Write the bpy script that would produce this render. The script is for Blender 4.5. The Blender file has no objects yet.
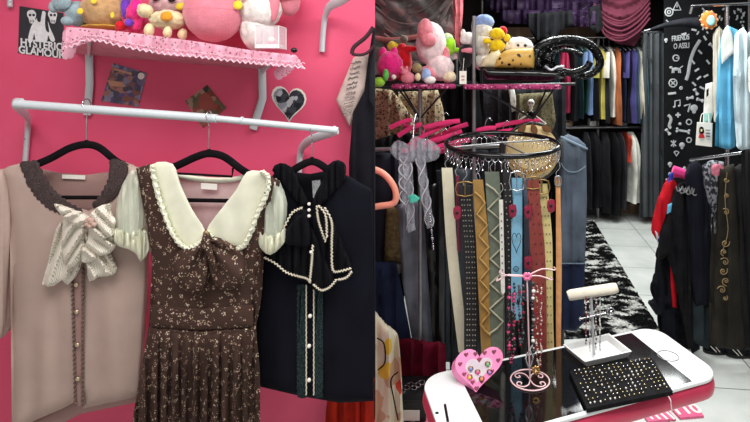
import bpy, bmesh, math, random
from mathutils import Vector, noise
random.seed(7)
S = bpy.context.scene
COL = S.collection
F, PX, PY, CZ = 520.0, 450.0, 80.0, 1.65
PI = math.pi
sin, cos = math.sin, math.cos

def P(px, py, Y):
    return Vector(((px-PX)*Y/F, Y, CZ-(py-PY)*Y/F))
def onplane(px, py, z):
    return P(px, py, (CZ-z)*F/(py-PY))

# ------------------------------------------------------------------ materials
def lin(c):
    return tuple(((v/255)/12.92 if v <= 10 else ((v/255+0.055)/1.055)**2.4) for v in c) + (1.0,)
MATS = {}
class NT:
    def __init__(s, name):
        s.m = bpy.data.materials.new(name); s.m.use_nodes = True
        s.t = s.m.node_tree; s.b = s.t.nodes['Principled BSDF']
        s.out = s.t.nodes['Material Output']
    def n(s, typ, **kw):
        nd = s.t.nodes.new(typ)
        for k, v in kw.items():
            if k.startswith('i_'):
                nd.inputs[k[2:].replace('_', ' ')].default_value = v
            else: setattr(nd, k, v)
        return nd
    def l(s, a, b): s.t.links.new(a, b)
    def co(s, sc=(1, 1, 1), rot=(0, 0, 0)):
        tc = s.n('ShaderNodeTexCoord'); mp = s.n('ShaderNodeMapping')
        mp.inputs['Scale'].default_value = sc; mp.inputs['Rotation'].default_value = rot
        s.l(tc.outputs['Object'], mp.inputs['Vector']); return mp.outputs['Vector']
    def noise(s, vec, scale, detail=3):
        nd = s.n('ShaderNodeTexNoise'); nd.inputs['Scale'].default_value = scale; nd.inputs['Detail'].default_value = detail
        s.l(vec, nd.inputs['Vector']); return nd.outputs['Fac']
    def ramp(s, fac, stops, interp='LINEAR'):
        r = s.n('ShaderNodeValToRGB'); r.color_ramp.interpolation = interp
        e = r.color_ramp.elements
        while len(e) < len(stops): e.new(0.5)
        for i, (p, c) in enumerate(stops): e[i].position = p; e[i].color = c
        s.l(fac, r.inputs['Fac']); return r.outputs['Color']
    def mix(s, fac, a, b):
        m = s.n('ShaderNodeMix', data_type='RGBA')
        if isinstance(fac, float): m.inputs['Factor'].default_value = fac
        else: s.l(fac, m.inputs['Factor'])
        for i, v in ((6, a), (7, b)):
            if isinstance(v, tuple): m.inputs[i].default_value = v
            else: s.l(v, m.inputs[i])
        return m.outputs[2]
    def bump(s, h, st, dist=0.002):
        b = s.n('ShaderNodeBump'); b.inputs['Strength'].default_value = st; b.inputs['Distance'].default_value = dist
        s.l(h, b.inputs['Height']); s.l(b.outputs['Normal'], s.b.inputs['Normal'])
BW = ((0, 0, 0, 1), (1, 1, 1, 1))

def plain(name, c, rough=0.6, metal=0.0, sheen=0.0, spec=0.5, var=0.12, scale=20, bump=0.0, bs=300, alpha=1.0, trans=0.0):
    if name in MATS: return MATS[name]
    t = NT(name); v = t.co(); nz = t.noise(v, scale)
    a = lin(c); d = tuple(x*(1-var) for x in a[:3])+(1,); u = tuple(min(1, x*(1+var)) for x in a[:3])+(1,)
    t.l(t.ramp(nz, [(0.3, d), (0.7, u)]), t.b.inputs['Base Color'])
    t.b.inputs['Roughness'].default_value = rough; t.b.inputs['Metallic'].default_value = metal
    t.b.inputs['Specular IOR Level'].default_value = spec
    t.b.inputs['Sheen Weight'].default_value = sheen
    t.b.inputs['Alpha'].default_value = alpha
    t.b.inputs['Transmission Weight'].default_value = trans
    if bump: t.bump(t.noise(v, bs, 2), bump)
    MATS[name] = t.m; return t.m
def cloth(name, c, var=0.2, scale=14, bump=0.35, rough=0.9, alpha=1.0):
    return plain(name, c, rough=rough, spec=0.15, var=var, scale=scale, bump=bump, bs=450, alpha=alpha)
def patterned(name, base, cols, scale=60, kind='dots', thr=0.3, rough=0.85, dist=0.0, holes=0.0, bumpv=0.2, sc=(1, 1, 1)):
    """voronoi based prints: dots, rings (leopard), blobs (random colour cells), lace (holes)"""
    if name in MATS: return MATS[name]
    t = NT(name); v = t.co(sc)
    if dist:
        nz = t.n('ShaderNodeTexNoise'); nz.inputs['Scale'].default_value = scale*1.3; t.l(v, nz.inputs['Vector'])
        ad = t.n('ShaderNodeVectorMath', operation='MULTIPLY_ADD'); t.l(nz.outputs['Color'], ad.inputs[0])
        ad.inputs[1].default_value = (dist/scale,)*3; t.l(v, ad.inputs[2]); v2 = ad.outputs[0]
    else: v2 = v
    vo = t.n('ShaderNodeTexVoronoi'); vo.inputs['Scale'].default_value = scale; t.l(v2, vo.inputs['Vector'])
    d = vo.outputs['Distance']
    bs = lin(base); cs = [lin(c) for c in cols]
    sep = t.n('ShaderNodeSeparateColor'); t.l(vo.outputs['Color'], sep.inputs[0]); rnd = sep.outputs[0]
    stops = [(i/len(cs), c) for i, c in enumerate(cs)]
    cc = t.ramp(rnd, stops, 'CONSTANT') if len(cs) > 1 else cs[0]
    if kind == 'sprigs':
        v4 = t.n('ShaderNodeTexVoronoi'); v4.inputs['Scale'].default_value = scale*3.2; t.l(v, v4.inputs['Vector'])
        f1 = t.ramp(d, [(0, BW[1]), (thr, BW[0])], 'CONSTANT'); f2 = t.ramp(v4.outputs['Distance'], [(0, BW[1]), (0.40, BW[0])], 'CONSTANT')
        mm_ = t.n('ShaderNodeMath', operation='MULTIPLY'); t.l(f1, mm_.inputs[0]); t.l(f2, mm_.inputs[1]); col = t.mix(mm_.outputs[0], bs, cc)
    elif kind == 'dots':
        f = t.ramp(d, [(0, BW[1]), (thr, BW[0])], 'CONSTANT'); col = t.mix(f, bs, cc)
    elif kind == 'rings':
        f = t.ramp(d, [(0, BW[0]), (thr, BW[1]), (thr+0.2, BW[0])], 'CONSTANT'); col = t.mix(f, bs, cc)
    elif kind == 'blobs': col = cc
    else:
        f = t.ramp(d, [(0.1, BW[0]), (0.5, BW[1])]); col = t.mix(f, cc, bs)
    nz2 = t.noise(v, scale*0.2, 2)
    dk = t.ramp(nz2, [(0.3, (0.78, 0.78, 0.78, 1)), (0.7, (1, 1, 1, 1))])
    mu = t.n('ShaderNodeMix', data_type='RGBA', blend_type='MULTIPLY'); mu.inputs['Factor'].default_value = 1
    t.l(col, mu.inputs[6]) if not isinstance(col, tuple) else None
    t.l(dk, mu.inputs[7]); t.l(mu.outputs[2], t.b.inputs['Base Color'])
    t.b.inputs['Roughness'].default_value = rough; t.b.inputs['Specular IOR Level'].default_value = 0.2
    if holes: t.l(t.ramp(d, [(0, BW[0]), (holes, BW[1])], 'CONSTANT'), t.b.inputs['Alpha'])
    if bumpv: t.bump(d, bumpv)
    MATS[name] = t.m; return t.m
def striped(name, a, b, scale=60, axis='X', width=0.5, dist=0.0, rough=0.85):
    if name in MATS: return MATS[name]
    t = NT(name); w = t.n('ShaderNodeTexWave', bands_direction=axis); w.inputs['Scale'].default_value = scale
    w.inputs['Distortion'].default_value = dist; t.l(t.co(), w.inputs['Vector'])
    t.l(t.ramp(w.outputs['Fac'], [(width-0.1, lin(a)), (width+0.1, lin(b))]), t.b.inputs['Base Color'])
    t.b.inputs['Roughness'].default_value = rough; t.bump(w.outputs['Fac'], 0.3, 0.001)
    MATS[name] = t.m; return t.m

white_metal = plain('white_painted_metal', (196, 204, 208), 0.35, var=0.05, scale=9)
chrome = plain('chrome', (205, 205, 210), 0.18, 1.0, var=0.05)
gold = plain('gold_metal', (215, 175, 105), 0.25, 1.0)
steel = plain('dull_steel', (150, 150, 152), 0.35, 0.8)
black_velvet = plain('black_velvet', (20, 17, 20), 0.95, spec=0.1, var=0.3, bump=0.4)
black_gloss = plain('black_gloss', (8, 8, 10), 0.12, var=0.3)
black_paint = plain('black_paint', (20, 20, 22), 0.35, var=0.2)
pearl = plain('pearl', (240, 232, 222), 0.2, var=0.03)
white_label = plain('white_label', (235, 230, 220), 0.7, var=0.05)
black_cloth = cloth('black_cloth', (20, 20, 23), 0.35)
black_cloth2 = cloth('washed_black_cloth', (34, 35, 40), 0.35)
white_cloth = cloth('white_cloth', (225, 222, 215))
wall_pinkm = None

# ------------------------------------------------------------------ geometry
def cat_closed(pts, n=4):
    out = []; L = len(pts)
    for i in range(L):
        p0, p1, p2, p3 = pts[i-1], pts[i], pts[(i+1) % L], pts[(i+2) % L]
        for k in range(n):
            t = k/n
            out.append(tuple(0.5*((2*b)+(-a+c)*t+(2*a-5*b+4*c-d)*t*t+(-a+3*b-3*c+d)*t**3) for a, b, c, d in zip(p0, p1, p2, p3)))
    return out
def cat_open(pts, n=6):
    out = []; L = len(pts)
    for i in range(L-1):
        p0 = pts[max(i-1, 0)]; p1 = pts[i]; p2 = pts[i+1]; p3 = pts[min(i+2, L-1)]
        for k in range(n):
            t = k/n
            out.append(tuple(0.5*((2*b)+(-a+c)*t+(2*a-5*b+4*c-d)*t*t+(-a+3*b-3*c+d)*t**3) for a, b, c, d in zip(p0, p1, p2, p3)))
    out.append(tuple(pts[-1])); return out
def wavy(pts, amp, period, closed=True):
    """put small scallops on a polyline"""
    out = []; L = len(pts)
    for i in range(L if closed else L-1):
        a = pts[i]; b = pts[(i+1) % L]
        d = math.hypot(b[0]-a[0], b[1]-a[1]); n = max(1, round(d/period))
        nx, ny = (b[1]-a[1])/max(d, 1e-6), -(b[0]-a[0])/max(d, 1e-6)
        for k in range(n):
            for f in (0.0, 0.5):
                t = (k+f)/n; o = amp if f else 0
                out.append((a[0]+(b[0]-a[0])*t+nx*o, a[1]+(b[1]-a[1])*t+ny*o))
    if not closed: out.append(pts[-1])
    return out
def folds(amp, lam, ph=0.0, wob=0.6, grow=None):
    def f(px, py):
        g = 1.0 if grow is None else max(0.0, min(1.0, (py-grow[0])/(grow[1]-grow[0])))
        return amp*g*(sin(2*PI*px/lam+ph+wob*sin(py/37+ph))+0.5*sin(2*PI*px/(lam*0.61)+ph*2+wob*sin(py/61)))
    return f
def wrinkle(amp, sc=0.06):
    return lambda px, py: amp*noise.noise(Vector((px*sc, py*sc*0.6, 3.3)))*1.6
def addf(*fs): return lambda a, b: sum(f(a, b) for f in fs)

class MB:
    def __init__(s): s.bm = bmesh.new(); s.smooth = True
    def _merge(s, tmp):
        me = bpy.data.meshes.new('tmp'); tmp.to_mesh(me); tmp.free(); s.bm.from_mesh(me); bpy.data.meshes.remove(me)
    def sheet(s, pts, Y, disp=None, bulge=0.01, edge=8, thick=0.003, step=4, smooth=0, back=1.0):
        if smooth: pts = cat_closed(pts, smooth)
        t = bmesh.new()
        vs = [t.verts.new((p[0], 0, p[1])) for p in pts]
        f = t.faces.new(vs); bmesh.ops.triangulate(t, faces=[f], ngon_method='EAR_CLIP')
        xs = [p[0] for p in pts]; ys = [p[1] for p in pts]
        for lo, hi, ax in ((min(xs), max(xs), 0), (min(ys), max(ys), 2)):
            n = int((hi-lo)/step)
            for k in range(1, n+1):
                c = lo+(hi-lo)*k/(n+1); co = [0, 0, 0]; no = [0, 0, 0]; co[ax] = c; no[ax] = 1
                bmesh.ops.bisect_plane(t, geom=t.verts[:]+t.edges[:]+t.faces[:], plane_co=co, plane_no=no, dist=1e-4)
        segs = [(pts[i], pts[(i+1) % len(pts)]) for i in range(len(pts))]
        def ed(x, y):
            m = 1e9
            for (ax, ay), (bx, by) in segs:
                dx, dy = bx-ax, by-ay; q = dx*dx+dy*dy
                u = 0 if q == 0 else max(0, min(1, ((x-ax)*dx+(y-ay)*dy)/q))
                e = (ax+u*dx-x)**2+(ay+u*dy-y)**2
                if e < m: m = e
            return math.sqrt(m)
        t.verts.ensure_lookup_table()
        fr, bk = [], []
        for v in t.verts:
            x, y = v.co.x, v.co.z; r = min(1.0, ed(x, y)/edge); q = math.sqrt(max(0, 1-(1-r)**2))
            Yb = Y(x, y) if callable(Y) else Y
            d = disp(x, y) if disp else 0.0
            fd = bulge*q+d; bd = -back*bulge*q+d*0.6-thick
            fr.append(P(x, y, Yb-fd)); p = P(x, y, Yb-fd)
            bk.append(Vector((p.x, Yb-bd, p.z)))
        n0 = len(s.bm.verts)
        A = [s.bm.verts.new(c) for c in fr]; B = [s.bm.verts.new(c) for c in bk]
        idx = {v: i for i, v in enumerate(t.verts)}
        for f in t.faces:
            ii = [idx[v] for v in f.verts]
            try:
                s.bm.faces.new([A[i] for i in ii]); s.bm.faces.new([B[i] for i in reversed(ii)])
            except ValueError: pass
        for e in t.edges:
            if len(e.link_faces) == 1:
                i, j = idx[e.verts[0]], idx[e.verts[1]]
                try: s.bm.faces.new((A[i], A[j], B[j], B[i]))
                except ValueError: pass
        t.free(); return s
    def tube(s, pts, r, n=8, closed=False, smooth=0, flat=1.0):
        pts = [Vector(p) for p in pts]
        if smooth:
            pts = [Vector(p) for p in (cat_closed if closed else cat_open)([tuple(p) for p in pts], smooth)]
        L = len(pts); rings = []; up = None
        for i, p in enumerate(pts):
            a = pts[i-1] if (i > 0 or closed) else p; b = pts[(i+1) % L] if (i < L-1 or closed) else p
            d = (b-a).normalized() if (b-a).length > 1e-9 else Vector((0, 0, 1))
            if up is None: up = Vector((0, 1, 0)) if abs(d.y) < 0.9 else Vector((0, 0, 1))
            side = d.cross(up).normalized(); up = side.cross(d).normalized()
            rr = r(i/(max(1, L-1))) if callable(r) else r
            rings.append([s.bm.verts.new(p+side*rr*cos(2*PI*k/n)+up*rr*flat*sin(2*PI*k/n)) for k in range(n)])
        for i in range(L if closed else L-1):
            a, b = rings[i], rings[(i+1) % L]
            for k in range(n): s.bm.faces.new((a[k], a[(k+1) % n], b[(k+1) % n], b[k]))
        if not closed:
            s.bm.faces.new(list(reversed(rings[0]))); s.bm.faces.new(rings[-1])
        return s
    def box(s, c, d, bev=0.0, rot=(0, 0, 0)):
        t = bmesh.new(); bmesh.ops.create_cube(t, size=1)
        for v in t.verts: v.co = Vector((v.co.x*d[0], v.co.y*d[1], v.co.z*d[2]))
        if bev: bmesh.ops.bevel(t, geom=t.edges[:], offset=bev, segments=2, profile=0.5, affect='EDGES')
        from mathutils import Euler
        R = Euler(rot).to_matrix()
        for v in t.verts: v.co = R @ v.co + Vector(c)
        s._merge(t); return s
    def hexa(s, p, bev=0.0):
        """8 points: bottom four then top four"""
        t = bmesh.new(); v = [t.verts.new(q) for q in p]
        for f in ((3, 2, 1, 0), (4, 5, 6, 7), (0, 1, 5, 4), (1, 2, 6, 5), (2, 3, 7, 6), (3, 0, 4, 7)): t.faces.new([v[i] for i in f])
        if bev: bmesh.ops.bevel(t, geom=t.edges[:], offset=bev, segments=2, profile=0.5, affect='EDGES')
        bmesh.ops.recalc_face_normals(t, faces=t.faces[:])
        s._merge(t); return s
    def prism(s, pts, z0, z1, bev=0.0, xf=None):
        """pts 2D outline; xf maps (u,v,w) to world"""
        t = bmesh.new()
        b = [t.verts.new((p[0], p[1], z0)) for p in pts]; f = t.faces.new(b)
        r = bmesh.ops.extrude_face_region(t, geom=[f])
        for v in [g for g in r['geom'] if isinstance(g, bmesh.types.BMVert)]: v.co.z = z1
        bmesh.ops.recalc_face_normals(t, faces=t.faces[:])
        if bev:
            ee = [e for e in t.edges if abs(e.verts[0].co.z-e.verts[1].co.z) < 1e-9]
            bmesh.ops.bevel(t, geom=ee, offset=bev, segments=3, profile=0.5, affect='EDGES')
        if xf:
            for v in t.verts: v.co = xf(v.co)
            bmesh.ops.recalc_face_normals(t, faces=t.faces[:])
        s._merge(t); return s
    def ball(s, c, r, fuzz=0.0, sub=3, fs=30):
        t = bmesh.new(); bmesh.ops.create_icosphere(t, subdivisions=sub, radius=1)
        c = Vector(c)
        if not hasattr(r, '__len__'): r = (r, r, r)
        for v in t.verts:
            n = v.co.copy(); k = 1+fuzz*noise.noise((n*Vector(r)[0]*fs+c*7))
            v.co = Vector((n.x*r[0], n.y*r[1], n.z*r[2]))*k+c
        s._merge(t); return s
    def rings(s, rows, n=28, fold=0.0, k=7, ph=0.0):
        """closed stacked ellipse sections: rows of (centre, rx, ry)"""
        R = []
        for c, rx, ry in rows:
            c = Vector(c)
            R.append([s.bm.verts.new(c+Vector((cos(2*PI*j/n)*rx*(1+fold*sin(k*2*PI*j/n+ph)), sin(2*PI*j/n)*ry*(1+fold*sin(k*2*PI*j/n+ph)), 0))) for j in range(n)])
        for a, b in zip(R, R[1:]):
            for j in range(n): s.bm.faces.new((a[j], a[(j+1) % n], b[(j+1) % n], b[j]))
        s.bm.faces.new(R[0]); s.bm.faces.new(list(reversed(R[-1]))); return s
    def build(s, name, mat, parent=None, sharp=False, label=None):
        bmesh.ops.recalc_face_normals(s.bm, faces=s.bm.faces[:])
        if not sharp:
            for f in s.bm.faces: f.smooth = True
            for e in s.bm.edges:
                if len(e.link_faces) == 2 and e.calc_face_angle(0) > 1.0: e.smooth = False
        co = [v.co for v in s.bm.verts]
        lo = Vector([min(c[i] for c in co) for i in range(3)]); hi = Vector([max(c[i] for c in co) for i in range(3)])
        org = (lo+hi)/2
        if parent is None: org.z = lo.z
        for v in s.bm.verts: v.co -= org
        me = bpy.data.meshes.new(name); s.bm.to_mesh(me); s.bm.free(); me.materials.append(mat)
        o = bpy.data.objects.new(name, me); COL.objects.link(o)
        if parent is not None:
            o.parent = parent; q = parent; wl = Vector((0, 0, 0))
            while q is not None: wl += q.location; q = q.parent
            o.location = org-wl
        else: o.location = org
        if label: o['label'] = label
        return o
def tag(o, label, cat, group=None, kind=None):
    o['label'] = label; o['category'] = cat
    if group: o['group'] = group
    if kind: o['kind'] = kind
    return o
def thing(name, label, cat, loc, group=None):
    o = bpy.data.objects.new(name, None); COL.objects.link(o); o.location = loc; o.empty_display_size = 0.05
    return tag(o, label, cat, group)
def struct(name, mb, mat):
    o = mb.build(name, mat, sharp=True); o['kind'] = 'structure'; return o
def copy_tree(o, parent=None):
    c = o.copy(); COL.objects.link(c)
    if parent is not None: c.parent = parent
    for ch in list(o.children): copy_tree(ch, c)
    return c
def text_mesh(txt, size, mat, name, parent, origin, ax, ay, squash=1.0, depth=0.0006, align='CENTER', bold=0.0):
    cu = bpy.data.curves.new('t', 'FONT'); cu.body = txt; cu.size = size; cu.align_x = align; cu.align_y = 'CENTER'; cu.extrude = depth
    cu.offset = bold; cu.space_line = 0.8
    o = bpy.data.objects.new('t', cu); COL.objects.link(o)
    dg = bpy.context.evaluated_depsgraph_get(); me = o.evaluated_get(dg).to_mesh()
    b = MB(); az = ax.cross(ay).normalized(); bm = b.bm; bm.from_mesh(me)
    for v in bm.verts: v.co = origin+ax*v.co.x*squash+ay*v.co.y+az*v.co.z
    bpy.data.objects.remove(o); bpy.data.curves.remove(cu)
    return b.build(name, mat, parent, sharp=True)
AX, AZ = Vector((1, 0, 0)), Vector((0, 0, 1))

# ================================================================== THE SETTING
YW = 2.10   # pink wall
t = NT('pink_wall_paint'); v = t.co(); nz = t.noise(v, 3.0, 5)
t.l(t.ramp(nz, [(0.3, lin((222, 74, 112))), (0.7, lin((230, 88, 124)))]), t.b.inputs['Base Color'])
t.b.inputs['Roughness'].default_value = 0.55; t.bump(t.noise(v, 60, 3), 0.15); wall_pinkm = t.m
EX = (375-PX)/F*YW
struct('wall_left', MB().hexa([(-2.35, YW, 0), (EX, YW, 0), (EX-0.02, YW+0.08, 0), (-2.35, YW+0.08, 0), (-2.35, YW, 2.8), (EX, YW, 2.8), (EX-0.02, YW+0.08, 2.8), (-2.35, YW+0.08, 2.8)]), wall_pinkm)
struct('wall_side', MB().box((-2.4, 0.5, 1.4), (0.1, 3.4, 2.8)), plain('side_wall_grey', (170, 160, 158)))
dark_wall = cloth('dark_brown_wall', (52, 44, 44), 0.25, 2)
struct('wall_back', MB().box((1.2, 6.95, 1.4), (5.0, 0.1, 2.8)), dark_wall)
struct('wall_right', MB().box((3.4, 2.9, 1.4), (0.1, 8.2, 2.8)), plain('grey_wall', (120, 116, 116)))
struct('wall_inner', MB().box((-1.15, 4.55, 1.4), (0.1, 4.74, 2.8)), plain('dim_wall', (90, 84, 86)))
struct('ceiling', MB().box((0.5, 2.9, 2.85), (6.0, 8.2, 0.1)), plain('ceiling_paint', (225, 225, 225)))
t = NT('white_floor_tile'); v = t.co((1, 1, 1), (0, 0, 0.12))
br = t.n('ShaderNodeTexBrick', offset=0.0); t.l(v, br.inputs['Vector'])
br.inputs['Scale'].default_value = 1.0; br.inputs['Brick Width'].default_value = 0.6; br.inputs['Row Height'].default_value = 0.6
br.inputs['Mortar Size'].default_value = 0.004; br.inputs['Mortar'].default_value = lin((120, 120, 118))
nz = t.noise(v, 5, 5); cc = t.ramp(nz, [(0.3, lin((198, 202, 198))), (0.7, lin((222, 224, 220)))])
t.l(cc, br.inputs['Color1']); t.l(cc, br.inputs['Color2']); t.l(br.outputs['Color'], t.b.inputs['Base Color'])
t.b.inputs['Roughness'].default_value = 0.28
struct('floor', MB().box((0.5, 2.9, -0.05), (6.0, 8.2, 0.1)), t.m)

# ================================================================== LEFT: wall things
# --- garment rail
YR = 1.78
rl = thing('garment_rail', 'long white metal clothes rail bracketed to the pink wall', 'rail', P(180, 165, YW))
MB().tube([P(16, 104, YR), P(217, 118.7, YR)], 0.0150, 14).build('rail_tube', white_metal, rl)
MB().tube([P(215, 118.5, YR), P(338, 130.5, YR)], 0.0115, 14).tube([P(241, 120.6, YR), P(243, 120.8, YR)], 0.014, 14).build('rail_tube', white_metal, rl)
MB().tube([P(22, 104, YR), P(15, 104, YR+0.03), P(19, 108, YR+0.10), P(27, 116, YR+0.22), P(28, 124, YW-0.03), P(27, 140, YW-0.012), P(25, 165, YW-0.012)], 0.020, 12, smooth=6, flat=0.5).build('bracket', white_metal, rl)
MB().tube([P(336, 130, YR), P(330, 133, YR+0.06), P(312, 139, YR+0.16), P(303, 146, YW-0.06), P(300, 155, YW-0.015), P(299, 172, YW-0.012)], 0.016, 12, smooth=6, flat=0.5).build('bracket', white_metal, rl)
MB().ball(P(26, 139, YW-0.024), (0.006, 0.004, 0.006)).build('screw', black_paint, rl)
# --- upper bracket feet of a rail overhead
for nm, pts, lab in (('a', [(10, -30, .26), (10, -12, .03), (10, 7, .012)], 'white metal bracket foot at top left corner of the pink wall'),
                     ('b', [(352, -8, .34), (342, 0, .22), (330, 6, .1), (325, 17, .03), (323, 34, .012), (322, 52, .012)], 'white curved metal bracket high on the pink wall, right of the shelf')):
    b = thing('wall_bracket', lab, 'bracket', P(pts[-1][0], pts[-1][1], YW), None)
    MB().tube([P(x, y, YW-d) for x, y, d in pts], 0.019, 12, smooth=6, flat=0.5).build('arm', white_metal, b)
    for yy in (0.75, 0.5, 0.25):
        x, y, d = pts[-1]; x2, y2, d2 = pts[-2]
        MB().ball(P(x+(x2-x)*yy, y+(y2-y)*yy, YW-0.0225), (0.004, 0.002, 0.004)).build('screw_hole', steel, b)
# --- shelf
sh = thing('wall_shelf', 'pink wall shelf edged with lace on two white brackets', 'shelf', P(170, 60, YW))
shelf_pink = plain('pale_pink_board', (214, 140, 156), 0.6)
YS = 1.84
MB().hexa([P(74, 36, YS), P(294, 62, YS), P(264, 70, YW), P(76, 54, YW), P(74, 30, YS), P(294, 56, YS), P(264, 64, YW), P(76, 49, YW)], 0.002).build('board', shelf_pink, sh)
def sbr(x, y0, y1, xb):
    MB().tube([P(x, y0, YW-0.012), P(x+.6, (y0+y1)/2, YW-0.012), P(xb, y1, YW-0.012)], 0.016, 10, flat=0.5).tube([P(x, y0+3, YW-0.012), P(x+(0 if x < 200 else 12), y0-10, YS+0.03)], 0.013, 8, flat=0.5).build('bracket', white_metal, sh)
sbr(89, 52, 115, 87); sbr(262, 68, 129, 253)
lace_pink = patterned('pink_lace', (240, 176, 196), [(250, 205, 220)], 75, 'dots', 0.3, holes=0.27, bumpv=0.4)
top = [(66, 27), (100, 29), (150, 35), (200, 42), (250, 50), (296, 55)]
bot = [(305, 69), (285, 67), (262, 65), (240, 63), (215, 60), (190, 57), (165, 55), (140, 51), (120, 47), (100, 42), (85, 41), (72, 48), (63, 49)]
bw = wavy(bot, -2.6, 6, False)
ltr = MB().sheet(top+bw, YS-0.012, folds(0.006, 9, 0, 0.3, (28, 45)), 0.001, 4, 0.0015, 3).build('lace_trim', lace_pink, sh)
MB().sheet(wavy([(64, 30), (74, 34), (76, 50), (72, 58), (64, 59), (62, 46)], 1, 5), YS+0.05, None, 0.001, 4, 0.0015, 3).build('lace_trim', lace_pink, sh)
MB().sheet(wavy([(280, 60), (301, 60), (288, 74), (278, 80), (274, 74)], 1, 5), YS+0.06, None, 0.001, 4, 0.0015, 3).build('lace_trim', lace_pink, sh)
lace_hi = plain('pink_lace_cord', (248, 205, 218), 0.8)
MB().tube([P(x, y, YS-0.02) for x, y in bw], 0.0028, 6).tube([P(x, y-5, YS-0.019) for x, y in wavy(bot, -1.5, 4, False)], 0.0012, 5).build('scallop_cord', lace_hi, ltr)

# --- plush on shelf
def fur(name, c, var=0.25): return plain(name, c, 0.95, sheen=0.4, spec=0.1, var=var, scale=35, bump=0.9, bs=220)
def plush(name, label, cat, Y, parts, group=None, fuzz=0.06):
    b = max(p[2]+p[4] for p in parts)
    r = thing(name, label, cat, P(parts[0][1], b, Y), group)
    for p in parts:
        nm, px, py, rx, ry, dy, m = p[:7]; k = Y/F
        ryy = p[7] if len(p) > 7 else min(rx, ry)*k
        MB().ball(P(px, py, Y)+Vector((0, dy, 0)), (rx*k, ryy, ry*k), fuzz, 4, 60).build(nm, m, r)
    return r
blgrey = fur('blue_grey_fur', (140, 160, 168)); tan = fur('tan_fur', (190, 150, 105)); yel = fur('yellow_felt', (235, 205, 60))
mag = fur('magenta_fur', (225, 50, 120)); vio = fur('violet_fur', (110, 60, 180)); crm = fur('cream_fur', (225, 208, 165)); wht = fur('white_fur', (232, 226, 220))
pkf = fur('pink_fur', (225, 132, 148), .08); redf = fur('red_felt', (200, 20, 35)); grn = fur('lime_fur', (150, 210, 60)); oran = fur('orange_felt', (225, 150, 40))
plush('plush_elephant', 'blue grey soft toy slumped at the left end of the lace shelf', 'soft toy', 1.90,
      [('body', 78, 14, 11, 13, 0, blgrey), ('head', 66, 5, 9, 8, -0.02, blgrey), ('ear', 72, 3, 7, 8, -0.04, blgrey, 0.012), ('leg', 74, 22, 6, 5, -0.03, blgrey), ('snout', 60, 8, 4, 6, -0.03, blgrey)])
plush('plush_cushion', 'tan domed soft toy dotted with small yellow felt flowers', 'soft toy', 1.92,
      [('body', 104, 11, 21, 19, 0, tan, 0.07), ('felt_flower', 95, 14, 3, 3, -0.078, yel, 0.004), ('felt_flower', 108, 4, 3, 3, -0.078, yel, 0.004), ('felt_flower', 122, 17, 2, 3, -0.055, yel, 0.004), ('rim', 104, 27, 20, 2.5, 0, plain('gold_thread', (205, 160, 70), 0.6), 0.06)])
r = plush('plush_pony', 'furry magenta and violet soft toy with a red foot', 'soft toy', 1.93,
      [('body', 136, 18, 11, 14, 0, mag), ('mane', 130, 8, 5, 11, -0.02, vio), ('mane', 141, 8, 5, 10, -0.03, fur('hot_pink_fur', (240, 40, 140))), ('leg', 128, 27, 5, 5, -0.04, redf), ('leg', 142, 26, 5, 6, -0.03, mag), ('tuft', 138, 24, 4, 4, -0.05, vio)], fuzz=0.3)
plush('plush_lamb', 'cream woolly standing soft toy with an orange patch', 'soft toy', 1.90,
      [('body', 168, 20, 17, 10, 0, crm, 0.05), ('head', 150, 12, 7, 7, -0.03, crm), ('leg', 154, 31, 4.5, 7, -0.03, crm), ('leg', 172, 33, 4, 6, -0.03, crm), ('leg', 181, 34, 4.5, 6, 0.01, crm), ('patch', 174, 18, 6, 5, -0.05, oran, 0.01), ('ear', 145, 9, 2.5, 4, -0.03, crm)], fuzz=0.12)
plush('plush_cat', 'pale soft toy head behind the cream woolly lamb', 'soft toy', 2.0,
      [('body', 172, 4, 22, 14, 0, fur('blush_fur', (215, 175, 175)), 0.05), ('ear', 158, -9, 6, 8, 0, pkf), ('ear', 186, -9, 6, 8, 0, pkf), ('eye', 163, 0, 4, 3, -0.055, plain('dark_eye', (30, 35, 60), 0.2), 0.01), ('eye', 179, 1, 4, 3, -0.055, plain('dark_eye', (30, 35, 60), 0.2), 0.01), ('ribbon', 186, 8, 5, 4, -0.04, yel, 0.01)])
plush('plush_cushion', 'large round plain pink plush cushion in the middle of the shelf', 'soft toy', 1.93,
      [('body', 214, 11, 29, 31, 0, pkf, 0.09), ('seam_piping', 214, 11, 29.4, 2.0, 0, pkf, 0.091)], fuzz=0.02)
plush('plush_cushion', 'plain white rounded plush beside the clear box, pink flap at its side', 'soft toy', 1.96,
      [('body', 260, 10, 21, 19, 0, wht, 0.07), ('base', 256, 30, 16, 21, .01, wht, 0.06), ('flap', 276, 4, 6, 18, -0.03, pkf, 0.02), ('felt_flower', 246, 8, 4.5, 4.5, -0.075, yel, 0.008), ('bow', 248, -2, 6, 3, -0.075, mag, 0.01)])
plush('plush_cushion', 'pink plush lobe peeking above the right end of the shelf', 'soft toy', 2.02, [('body', 289, 0, 11, 16, 0, pkf), ('seam_piping', 289, 0, 11.3, 1.4, 0, pkf, 0.06)])
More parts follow.
